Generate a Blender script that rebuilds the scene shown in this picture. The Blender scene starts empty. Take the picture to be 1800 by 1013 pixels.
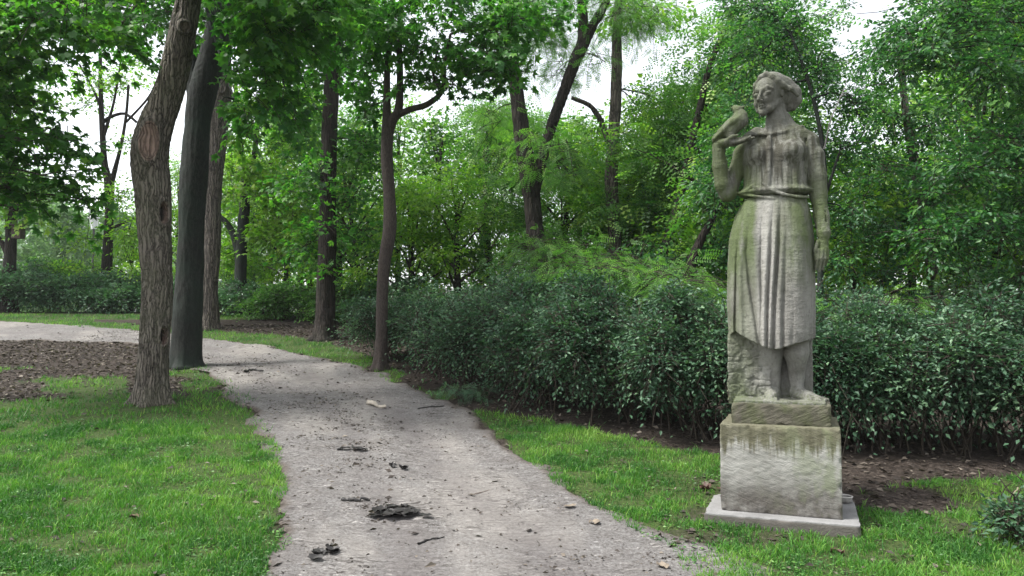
import bpy, math, random
import numpy as np
rng = np.random.default_rng(7)
random.seed(7)
SC = bpy.context.scene
COL = SC.collection

# ------------------------------------------------------------------ camera
F = 1345.0
PITCH = math.atan((578 - 506.5) / F)
CAMZ = 1.55
cam = bpy.data.objects.new('camera', bpy.data.cameras.new('camera'))
COL.objects.link(cam)
cam.location = (0, 0, CAMZ)
cam.rotation_euler = (math.pi / 2 + PITCH, 0, 0)
cam.data.sensor_width = 36
cam.data.lens = F / 1800 * 36
cam.data.clip_end = 2000
SC.camera = cam

# ------------------------------------------------------------------ light
w = bpy.data.worlds.new('World'); SC.world = w; w.use_nodes = True
nt = w.node_tree; bg = nt.nodes['Background']
sky = nt.nodes.new('ShaderNodeTexSky'); sky.sky_type = 'NISHITA'; sky.sun_disc = False
SUN_EL, SUN_AZ = math.radians(60), math.radians(-105)      # high, on the left
sky.sun_elevation = SUN_EL; sky.sun_rotation = SUN_AZ
sky.dust_density = 2; sky.air_density = 1.0; sky.ozone_density = 0.6
hs = nt.nodes.new('ShaderNodeHueSaturation'); hs.inputs['Saturation'].default_value = 0.22
nt.links.new(sky.outputs[0], hs.inputs['Color']); nt.links.new(hs.outputs[0], bg.inputs[0])
bg.inputs[1].default_value = 0.095
sun = bpy.data.objects.new('sun', bpy.data.lights.new('sun', 'SUN')); COL.objects.link(sun)
sun.data.energy = 1.5; sun.data.angle = math.radians(11); sun.data.color = (1, .975, .93)
sun.rotation_euler = (math.pi / 2 - SUN_EL, 0, math.pi - SUN_AZ)
SC.view_settings.view_transform = 'Standard'; SC.view_settings.look = 'None'
SC.view_settings.gamma = 1; SC.view_settings.use_curve_mapping = False
SC.view_settings.exposure = 2.05
SC.render.engine = 'CYCLES'
cy = SC.cycles
cy.use_denoising = True
cy.max_bounces = 10; cy.diffuse_bounces = 3; cy.glossy_bounces = 2; cy.transmission_bounces = 5
cy.transparent_max_bounces = 4; cy.caustics_reflective = False; cy.caustics_refractive = False
cy.use_adaptive_sampling = True; cy.adaptive_threshold = 0.01

# ------------------------------------------------------------------ projection helpers
cp, sp_ = math.cos(PITCH), math.sin(PITCH)
def W(px, py, d):
    """world point seen at a pixel of the 1800 px photograph, d metres in front"""
    cx = (px - 900) / F; cyy = (506.5 - py) / F
    r = np.array([cx, cp - cyy * sp_, sp_ + cyy * cp])
    return np.array([0, 0, CAMZ]) + r * (d / r[1])
def proj(x, y, z):
    dz = z - CAMZ
    dep = y * cp + dz * sp_; up = dz * cp - y * sp_
    dep = np.maximum(dep, .05)
    return 900 + F * x / dep, 506.5 - F * up / dep

# ------------------------------------------------------------------ noise
_tab = rng.random(65536).astype(np.float32)
def vn(x, y, z=0., seed=0):
    x, y, z = np.broadcast_arrays(np.asarray(x, float), np.asarray(y, float), np.asarray(z, float))
    xi, yi, zi = np.floor(x).astype(np.int64), np.floor(y).astype(np.int64), np.floor(z).astype(np.int64)
    fx, fy, fz = x - xi, y - yi, z - zi
    fx = fx * fx * (3 - 2 * fx); fy = fy * fy * (3 - 2 * fy); fz = fz * fz * (3 - 2 * fz)
    def h(i, j, k):
        return _tab[((i * 73856093) ^ (j * 19349663) ^ (k * 83492791) ^ (seed * 7919 + 13)) & 65535]
    def l(a, b, t): return a + (b - a) * t
    return l(l(l(h(xi, yi, zi), h(xi + 1, yi, zi), fx), l(h(xi, yi + 1, zi), h(xi + 1, yi + 1, zi), fx), fy),
             l(l(h(xi, yi, zi + 1), h(xi + 1, yi, zi + 1), fx), l(h(xi, yi + 1, zi + 1), h(xi + 1, yi + 1, zi + 1), fx), fy), fz)
def fbm(x, y, z=0., o=4, seed=0):
    s = 0; a = .5; t = 0
    for i in range(o):
        f = 2.03 ** i
        s = s + a * vn(np.asarray(x) * f, np.asarray(y) * f, np.asarray(z) * f, seed + i * 17); t += a; a *= .5
    return s / t
def sstep(a, b, x):
    t = np.clip((x - a) / (b - a), 0, 1); return t * t * (3 - 2 * t)
def splus(x, k): return k * np.log1p(np.exp(np.clip(x / k, -40, 40)))

# ------------------------------------------------------------------ terrain
def terr(x, y):
    x = np.asarray(x, float); y = np.asarray(y, float)
    z = .12 * splus(y - 4.6, .7)
    z = z - .12 * splus(y - 22, .8) - .035 * splus(y - 26, 2.) + .035 * splus(y - 75, 4.)
    z = z + .05 * (fbm(x * .35 + 5, y * .35, 0, 2, 3) - .5)
    return z
def micro(x, y):
    return .040 * (fbm(x * 2.2, y * 2.2, 0, 3, 11) - .5) + .022 * (fbm(x * 9, y * 13, 0, 3, 23) - .5)
def ground_at(px, py):
    cx = (px - 900) / F; cyy = (506.5 - py) / F
    r = np.array([cx, cp - cyy * sp_, sp_ + cyy * cp]); r = r / r[1]
    t = 1.5; 
    while t < 200:
        p = np.array([0, 0, CAMZ]) + r * t
        if p[2] < terr(p[0], p[1]): break
        t += .05 if t < 30 else .5
    a, b = t - .5 if t > 30 else t - .05, t
    for _ in range(20):
        m = (a + b) / 2; p = np.array([0, 0, CAMZ]) + r * m
        if p[2] < terr(p[0], p[1]): b = m
        else: a = m
    return np.array([0, 0, CAMZ]) + r * b
def inpoly(px, py, poly):
    poly = np.asarray(poly, float); ins = np.zeros(px.shape, bool)
    n = len(poly)
    for i in range(n):
        x1, y1 = poly[i]; x2, y2 = poly[(i + 1) % n]
        c = ((y1 > py) != (y2 > py)) & (px < (x2 - x1) * (py - y1) / (y2 - y1 + 1e-12) + x1)
        ins ^= c
    return ins

# ------------------------------------------------------------------ mesh helpers
def mesh(name, verts, faces=None, flat=None, attrs=None, smooth=False, mat=None):
    """faces: (n,k) int array or list of such arrays"""
    me = bpy.data.meshes.new(name)
    verts = np.asarray(verts, np.float32)
    if isinstance(faces, np.ndarray): faces = [faces]
    li = np.concatenate([f.ravel() for f in faces]).astype(np.int32)
    lt = np.concatenate([np.full(len(f), f.shape[1]) for f in faces]).astype(np.int32)
    ls = np.concatenate([[0], np.cumsum(lt)[:-1]]).astype(np.int32)
    me.vertices.add(len(verts)); me.vertices.foreach_set('co', verts.ravel())
    me.loops.add(len(li)); me.loops.foreach_set('vertex_index', li)
    me.polygons.add(len(lt)); me.polygons.foreach_set('loop_start', ls); me.polygons.foreach_set('loop_total', lt)
    me.update(calc_edges=True)
    me.polygons.foreach_set('use_smooth', np.full(len(lt), bool(smooth)))
    for k, v in (attrs or {}).items():
        a = me.attributes.new(k, 'FLOAT', 'POINT'); a.data.foreach_set('value', np.asarray(v, np.float32))
    if mat: me.materials.append(mat)
    return me
def link(name, me, parent=None, loc=None, **props):
    o = bpy.data.objects.new(name, me); COL.objects.link(o)
    if parent is not None: o.parent = parent
    if loc is not None: o.location = loc
    for k, v in props.items(): o[k] = v
    return o
def thing(name, label, cat, loc, group=None, rz=0):
    o = link(name, None, loc=tuple(loc), label=label, category=cat)
    o.rotation_euler = (0, 0, rz); o.empty_display_size = .2
    if group: o['group'] = group
    return o
class MB:
    def __init__(s): s.v = []; s.f = {}; s.n = 0; s.a = []
    def add(s, v, f, a=0.):
        v = np.asarray(v, float); f = np.asarray(f, int)
        s.v.append(v); s.f.setdefault(f.shape[1], []).append(f + s.n); s.n += len(v)
        s.a.append(np.broadcast_to(np.asarray(a, float), (len(v),)))
    def build(s, name, mat, parent=None, smooth=False, off=None, **props):
        v = np.concatenate(s.v)
        if off is not None: v = v - np.asarray(off)
        me = mesh(name, v, [np.concatenate(x) for x in s.f.values()], attrs={'rnd': np.concatenate(s.a)}, smooth=smooth, mat=mat)
        return link(name, me, parent, **props)

def catmull(P, n):
    P = np.asarray(P, float)
    P = np.vstack([2 * P[0] - P[1], P, 2 * P[-1] - P[-2]])
    out = []
    m = len(P) - 3
    for i in range(m):
        t = np.linspace(0, 1, n, endpoint=(i == m - 1))[:, None]
        a, b, c, d = P[i:i + 4]
        out.append(.5 * (2 * b + (c - a) * t + (2 * a - 5 * b + 4 * c - d) * t ** 2 + (3 * b - 3 * c + d - a) * t ** 3))
    return np.vstack(out)
def frames(P):
    T = np.gradient(P, axis=0); T /= np.linalg.norm(T, axis=1)[:, None] + 1e-9
    ref = np.array([0., 1, 0]) if abs(T[0][1]) < .8 else np.array([1., 0, 0])
    N = np.cross(T, ref); N /= np.linalg.norm(N, axis=1)[:, None] + 1e-9
    return T, N, np.cross(T, N)
def tube(mb, P, R, k=8, disp=None, a=0., cap=True):
    P = np.asarray(P, float); R = np.broadcast_to(np.asarray(R, float), (len(P),))
    T, N, B = frames(P)
    th = np.linspace(0, 2 * math.pi, k, endpoint=False)
    c, s_ = np.cos(th), np.sin(th)
    nor = N[:, None] * c[None, :, None] + B[:, None] * s_[None, :, None]
    v = P[:, None] + nor * R[:, None, None]
    if disp is not None:
        v = v + nor * disp(v, P, R)[..., None]
    n = len(P)
    i = np.arange(n - 1)[:, None] * k; j = np.arange(k)[None]
    j2 = (j + 1) % k
    f = np.stack([i + j, i + j2, i + k + j2, i + k + j], -1).reshape(-1, 4)
    mb.add(v.reshape(-1, 3), f, a)
    if cap:
        mb.add(np.vstack([v[-1], P[-1] + T[-1] * R[-1] * .4]), np.stack([np.arange(k), (np.arange(k) + 1) % k, np.full(k, k)], -1), a)
    return v

# ------------------------------------------------------------------ materials
def mat(name):
    m = bpy.data.materials.new(name); m.use_nodes = True
    nt = m.node_tree; b = nt.nodes['Principled BSDF']
    return m, nt, b
def N(nt, t, **kw):
    n = nt.nodes.new('ShaderNode' + t)
    for k, v in kw.items():
        if k.startswith('i_'):
            key = k[2:]; key = int(key) if key.isdigit() else key
            n.inputs[key].default_value = v
        else: setattr(n, k, v)
    return n
def ramp(nt, src, stops):
    r = nt.nodes.new('ShaderNodeValToRGB'); e = r.color_ramp.elements
    while len(e) < len(stops): e.new(.5)
    for el, (p, c) in zip(e, stops):
        el.position = p; el.color = (*c, 1) if len(c) == 3 else c
    nt.links.new(src, r.inputs[0]); return r.outputs[0]
def noise(nt, scale, detail=4, rough=.55, vec=None, stretch=None, rot=None, dist=0., coord='Object'):
    if vec is None:
        tc = nt.nodes.new('ShaderNodeTexCoord'); vec = tc.outputs[coord]
    if stretch or rot:
        mp = nt.nodes.new('ShaderNodeMapping')
        if rot: mp.inputs['Rotation'].default_value = rot
        nt.links.new(vec, mp.inputs[0]); vec = mp.outputs[0]
        if stretch:
            mp2 = nt.nodes.new('ShaderNodeMapping'); mp2.inputs['Scale'].default_value = stretch
            nt.links.new(vec, mp2.inputs[0]); vec = mp2.outputs[0]
    n = nt.nodes.new('ShaderNodeTexNoise'); n.inputs['Scale'].default_value = scale
    n.inputs['Detail'].default_value = detail; n.inputs['Roughness'].default_value = rough
    n.inputs['Distortion'].default_value = dist
    nt.links.new(vec, n.inputs['Vector']); return n.outputs['Fac']
def mixc(nt, f, a, b, mode='MIX'):
    m = nt.nodes.new('ShaderNodeMix'); m.data_type = 'RGBA'; m.blend_type = mode
    for k, v in ((0, f), (6, a), (7, b)):
        if isinstance(v, bpy.types.NodeSocket): nt.links.new(v, m.inputs[k])
        elif k == 0: m.inputs[0].default_value = v
        else: m.inputs[k].default_value = (*v, 1)
    return m.outputs[2]
def math_(nt, op, a, b=None, clamp=False):
    m = nt.nodes.new('ShaderNodeMath'); m.operation = op; m.use_clamp = clamp
    for k, v in ((0, a), (1, b)):
        if v is None: continue
        if isinstance(v, bpy.types.NodeSocket): nt.links.new(v, m.inputs[k])
        else: m.inputs[k].default_value = v
    return m.outputs[0]
def mrange(nt, v, a, b, c=0, d=1):
    m = nt.nodes.new('ShaderNodeMapRange'); nt.links.new(v, m.inputs[0])
    for i, x in enumerate((a, b, c, d)): m.inputs[i + 1].default_value = x
    return m.outputs[0]
def attr(nt, name):
    a = nt.nodes.new('ShaderNodeAttribute'); a.attribute_name = name; return a.outputs['Fac']
def bump(nt, b, h, dist, strength=1., prev=None):
    n = nt.nodes.new('ShaderNodeBump'); n.inputs['Distance'].default_value = dist; n.inputs['Strength'].default_value = strength
    nt.links.new(h, n.inputs['Height'])
    if prev is not None: nt.links.new(prev, n.inputs['Normal'])
    nt.links.new(n.outputs[0], b.inputs['Normal']); return n.outputs[0]

def leafmat(name, dark, mid, light, trans=.4, rough=.45, spec=.5):
    m, nt, b = mat(name)
    c = ramp(nt, attr(nt, 'rnd'), [(0., dark), (.5, mid), (1., light)])
    nt.links.new(c, b.inputs['Base Color']); b.inputs['Roughness'].default_value = rough
    b.inputs['Specular IOR Level'].default_value = spec
    t = nt.nodes.new('ShaderNodeBsdfTranslucent')
    tc = mixc(nt, 1.0, c, (1.12, 1.42, .62), 'MULTIPLY'); nt.links.new(tc, t.inputs[0])
    mx = nt.nodes.new('ShaderNodeMixShader'); mx.inputs[0].default_value = trans
    nt.links.new(b.outputs[0], mx.inputs[1]); nt.links.new(t.outputs[0], mx.inputs[2])
    nt.links.new(mx.outputs[0], nt.nodes['Material Output'].inputs[0])
    return m
LM = {
 'maple':   leafmat('maple_leaf', (.024, .10, .02), (.07, .22, .034), (.20, .40, .05), .55),
 'mapledk': leafmat('maple_leaf_deep', (.022, .085, .018), (.065, .20, .03), (.19, .37, .045), .55),
 'lime':    leafmat('lime_leaf', (.07, .17, .022), (.18, .34, .035), (.36, .48, .07), .55),
 'locust':  leafmat('locust_leaf', (.055, .15, .035), (.12, .27, .055), (.24, .42, .08), .5),
 'wood':    leafmat('woodland_leaf', (.035, .11, .03), (.11, .25, .05), (.30, .44, .08), .52),
 'elm':     leafmat('elm_leaf', (.014, .058, .022), (.046, .15, .046), (.16, .33, .075), .42, .45),
 'shrub':   leafmat('shrub_leaf', (.018, .055, .028), (.062, .135, .072), (.16, .27, .14), .25, .5, .4),
 'shrubgr': leafmat('green_shrub_leaf', (.04, .12, .03), (.09, .22, .045), (.18, .34, .06), .35, .45),
 'hedge':   leafmat('hedge_leaf', (.035, .09, .045), (.075, .17, .085), (.15, .27, .13), .3, .45),
 'far':     leafmat('far_leaf', (.10, .19, .10), (.18, .30, .14), (.30, .42, .20), .4),  # pale greens carry the haze of distance in the leaf colour
 'dry':     leafmat('dry_leaf', (.022, .017, .014), (.075, .06, .048), (.25, .215, .175), .1, .7, .3),
 'grass':   leafmat('grass_blade', (.035, .125, .022), (.095, .25, .036), (.24, .38, .075), .35, .5, .35),
}
def barkmat(name, dark, light, green=None, gfac=.4, sc=14, stretch=(1, 1, .16), bd=.02, scar=False, cw=.42, crack_z=.45):
    m, nt, b = mat(name)
    tcb = nt.nodes.new('ShaderNodeTexCoord')
    wob = nt.nodes.new('ShaderNodeTexNoise'); wob.inputs['Scale'].default_value = 5; wob.inputs['Detail'].default_value = 3; nt.links.new(tcb.outputs['Object'], wob.inputs['Vector'])
    vm = nt.nodes.new('ShaderNodeVectorMath'); vm.operation = 'MULTIPLY_ADD'; nt.links.new(wob.outputs['Color'], vm.inputs[0]); vm.inputs[1].default_value = (.11, .11, .3); nt.links.new(tcb.outputs['Object'], vm.inputs[2])
    mpb = nt.nodes.new('ShaderNodeMapping'); mpb.inputs['Scale'].default_value = tuple(x * sc * 1.25 for x in (stretch[0], stretch[1], stretch[2] * crack_z)); nt.links.new(vm.outputs[0], mpb.inputs[0])
    vo = nt.nodes.new('ShaderNodeTexVoronoi'); vo.feature = 'DISTANCE_TO_EDGE'; vo.inputs['Scale'].default_value = 1; nt.links.new(mpb.outputs[0], vo.inputs['Vector'])
    crk = mrange(nt, vo.outputs['Distance'], .02, .26)
    n0 = noise(nt, sc, 6, .65, stretch=stretch, dist=.6)
    n1 = math_(nt, 'ADD', math_(nt, 'MULTIPLY', crk, cw), math_(nt, 'MULTIPLY', n0, 1 - cw))
    n2 = noise(nt, 3, 3)
    n3 = noise(nt, sc * 4, 3, .6, stretch=(1, 1, .4))
    c = ramp(nt, n1, [(.26, dark), (.66, light)])
    c = mixc(nt, mrange(nt, n2, .35, .7, 0, .45), c, tuple(x * .55 for x in light))
    c = mixc(nt, mrange(nt, n3, .4, .7, 0, .4), c, tuple(min(1, x * 1.5) for x in light))
    if green:
        g = noise(nt, 2.2, 4, .6)
        c = mixc(nt, mrange(nt, g, .42, .62, 0, gfac), c, green)
    if scar:
        c = mixc(nt, mrange(nt, attr(nt, 'rnd'), 0, 1), c, mixc(nt, n1, (.10, .07, .055), (.30, .21, .17))); c = mixc(nt, mrange(nt, attr(nt, 'rnd'), 1, 2), c, (.012, .01, .008))
    nt.links.new(c, b.inputs['Base Color']); b.inputs['Roughness'].default_value = .85
    b.inputs['Specular IOR Level'].default_value = .25
    h = math_(nt, 'ADD', n1, math_(nt, 'MULTIPLY', n3, .35))
    bump(nt, b, h, bd, .9)
    return m
BK_GN = barkmat('gnarled_bark', (.012, .010, .008), (.165, .142, .12), (.09, .11, .05), .2, 20, (1, 1, .14), .03, True, .62)
BK_DK = barkmat('dark_bark', (.006, .0065, .006), (.027, .029, .025), (.020, .034, .024), .5, 30, (1, 1, .35), .008, False, .3)
BK_MD = barkmat('ridged_bark', (.012, .010, .009), (.145, .125, .105), None, 0, 16, (1, 1, .12), .03, False, .6)
BK_BR = barkmat('brown_bark', (.005, .004, .0035), (.036, .028, .023), (.02, .025, .015), .3, 16, (1, 1, .14), .025, False, .55)
BK_SL = barkmat('slim_bark', (.018, .014, .012), (.066, .053, .046), None, 0, 34, (1, 1, .4), .006, False, .25)
BK_TW = barkmat('twig_bark', (.018, .014, .011), (.05, .04, .03), None, 0, 30, (1, 1, .4), .004)

# ------------------------------------------------------------------ foliage
def T_ovate():
    v = np.array([[0, 0, 0], [-.27, .42, .07], [0, 1, -.06], [.27, .42, .07]]); return v, np.array([[0, 2, 1], [0, 3, 2]])
def T_maple():
    v = []; f = []
    c = np.array([0, .30, 0.])
    for ang, L, wd in ((0, .72, .27), (52, .66, .24), (-52, .66, .24), (112, .46, .20), (-112, .46, .20)):
        a = math.radians(ang); d = np.array([math.sin(a), math.cos(a), 0]); s = np.array([math.cos(a), -math.sin(a), 0])
        n = len(v)
        v += [c - d * .08 - s * wd * .55, c + d * L * .55 - s * wd * .6 + [0, 0, .03], c + d * L + [0, 0, -.10], c + d * L * .55 + s * wd * .6 + [0, 0, .03], c - d * .08 + s * wd * .55]
        f += [[n, n + 4, n + 3], [n, n + 3, n + 1], [n + 1, n + 3, n + 2]]
    return np.array(v), np.array(f)
def T_star():
    v = []; f = []
    c = np.array([0, .30, 0.])
    for ang, L, wd in ((0, .72, .23), (58, .66, .22), (-58, .66, .22)):
        a = math.radians(ang); d = np.array([math.sin(a), math.cos(a), 0]); s = np.array([math.cos(a), -math.sin(a), 0])
        n = len(v)
        v += [c - d * .25, c + d * L * .3 - s * wd, c + d * L + [0, 0, -.10], c + d * L * .3 + s * wd]
        f += [[n, n + 3, n + 2], [n, n + 2, n + 1]]
    return np.array(v), np.array(f)
def T_pinnate(pairs, quad=True):
    v = []; f = []
    for i in range(pairs):
        t = (i + 1) / (pairs + .6); y = t; z = -.25 * t * t
        L = .24 * (1 - .5 * abs(t - .4)); wd = .42 / pairs
        for sgn in (-1, 1):
            n = len(v); d = np.array([sgn * .93, .3, -.12]); s = np.array([-.3 * sgn, .93, 0])
            o = np.array([0, y, z])
            if quad:
                v += [o, o + d * L * .5 - s * wd * .6 + [0, 0, .01], o + d * L, o + d * L * .5 + s * wd * .6 + [0, 0, .01]]
                f += [[n, n + 1, n + 2], [n, n + 2, n + 3]]
            else:
                v += [o, o + d * L - s * wd * .5, o + d * L * .8 + s * wd]; f += [[n, n + 1, n + 2]]
    n = len(v); v += [[-.004, 0, 0], [.004, 0, 0], [0, 1, -.25]]; f += [[n, n + 1, n + 2]]
    return np.array(v), np.array(f)
TPL = {'ovate': T_ovate(), 'maple': T_maple(), 'star': T_star(), 'pin': T_pinnate(7), 'pinfar': T_pinnate(4, False)}

def leaves(mb, pos, tip, nor, size, tpl, tone):
    """instance a leaf template at every position"""
    v, f = TPL[tpl]
    tip = tip / (np.linalg.norm(tip, axis=1)[:, None] + 1e-9)
    x = np.cross(tip, nor); x /= np.linalg.norm(x, axis=1)[:, None] + 1e-9
    n = np.cross(x, tip)
    V = pos[:, None] + size[:, None, None] * (v[None, :, 0:1] * x[:, None] + v[None, :, 1:2] * tip[:, None] + v[None, :, 2:3] * n[:, None])
    k = len(v); Fc = f[None] + (np.arange(len(pos)) * k)[:, None, None]
    mb.add(V.reshape(-1, 3), Fc.reshape(-1, 3), np.repeat(tone, k))

def sprays(mb, tw, org, dirn, L, nl, size, tpl, droop=.25, width=.5, tilt=.35, flat=True, tonebase=None, hang=None):
    """flat leafy twigs: org/dirn (S,3), L (S,)"""
    S = len(org)
    if S == 0: return
    dirn = dirn / (np.linalg.norm(dirn, axis=1)[:, None] + 1e-9)
    up = np.array([0, 0, 1.]) + rng.normal(0, .25, (S, 3))
    lat = np.cross(dirn, up); lat /= np.linalg.norm(lat, axis=1)[:, None] + 1e-9
    nrm = np.cross(lat, dirn)
    t = (np.arange(nl)[None] + rng.random((S, nl))) / nl
    side = np.where(rng.random((S, nl)) < .5, -1., 1.)
    off = rng.random((S, nl)) * width * (1.05 - .75 * t)
    P = org[:, None] + dirn[:, None] * (L[:, None] * t)[..., None] + lat[:, None] * (side * off * L[:, None])[..., None]
    P[..., 2] -= droop * L[:, None] * (t ** 2 + .5 * off ** 2)
    P += rng.normal(0, .03, P.shape) * L[:, None, None]
    tip = dirn[:, None] * .8 + lat[:, None] * (side * .8)[..., None] + rng.normal(0, .35, P.shape)
    tip[..., 2] -= (droop * 1.2 + .15) if hang is None else hang
    nn = nrm[:, None] * np.where(nrm[:, None, 2:3] < 0, -1, 1) + rng.normal(0, tilt, P.shape)
    tone0 = np.clip(rng.normal(.45, .16, (S, 1)) if tonebase is None else tonebase[:, None] + rng.normal(0, .1, (S, 1)), 0, 1)
    tone = np.clip(tone0 + rng.normal(0, .16, (S, nl)), 0, 1)
    sz = size * rng.uniform(.6, 1.25, (S, nl))
    leaves(mb, P.reshape(-1, 3), tip.reshape(-1, 3), nn.reshape(-1, 3), sz.ravel(), tpl, tone.ravel())
    if tw is not None:
        e = org + dirn * L[:, None] * .85; e[:, 2] -= droop * L * .7
        m = org + dirn * L[:, None] * .45; m[:, 2] -= droop * L * .18
        r = .004 + .004 * L
        V = []
        for Pn, rr in ((org, r), (m, r * .7), (e, r * .3)):
            for a in (0, 2.1, 4.2):
                V.append(Pn + lat * (math.cos(a) * rr)[:, None] + nrm * (math.sin(a) * rr)[:, None])
        V = np.stack(V, 1)
        fb = []
        for q in (0, 3):
            for j in range(3):
                fb.append([q + j, q + (j + 1) % 3, q + 3 + (j + 1) % 3, q + 3 + j])
        Fq = np.array(fb)[None] + (np.arange(S) * 9)[:, None, None]
        tw.add(V.reshape(-1, 3), Fq.reshape(-1, 4), 0.)

def clump(mb, tw, c, r, S, nl, size, tpl, L=.6, **kw):
    """an uneven cushion of sprays round c; r = (rx, ry, rz)"""
    r = np.asarray(r, float)
    d = rng.normal(0, 1, (S, 3)); d /= np.linalg.norm(d, axis=1)[:, None]
    rad = rng.random(S) ** .45
    org = np.asarray(c) + d * r * rad[:, None] * .95
    dirn = d * np.array([1, 1, .45]) + rng.normal(0, .35, (S, 3)); dirn[:, 2] += .05
    Ls = L * rng.uniform(.55, 1.25, S)
    sprays(mb, tw, org - dirn * Ls[:, None] * .4, dirn, Ls, nl, size, tpl, **kw)

def limb(mb, a, b, r0, r1, k=7, sag=.12, n=10, wob=.06):
    a = np.asarray(a, float); b = np.asarray(b, float); L = np.linalg.norm(b - a)
    t = np.linspace(0, 1, n)[:, None]
    P = a + (b - a) * t
    P[:, 2] += (np.sin(t[:, 0] * math.pi) * sag * L)
    ph = rng.random(4) * 6
    P[:, 0] += wob * L * .5 * np.sin(t[:, 0] * 5 + ph[0]) * t[:, 0]; P[:, 1] += wob * L * .5 * np.sin(t[:, 0] * 6 + ph[1]) * t[:, 0]
    P[:, 2] += wob * L * .35 * np.sin(t[:, 0] * 9 + ph[2]) * t[:, 0]
    tube(mb, P, r0 + (r1 - r0) * t[:, 0] ** .8, k)
    return P

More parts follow.
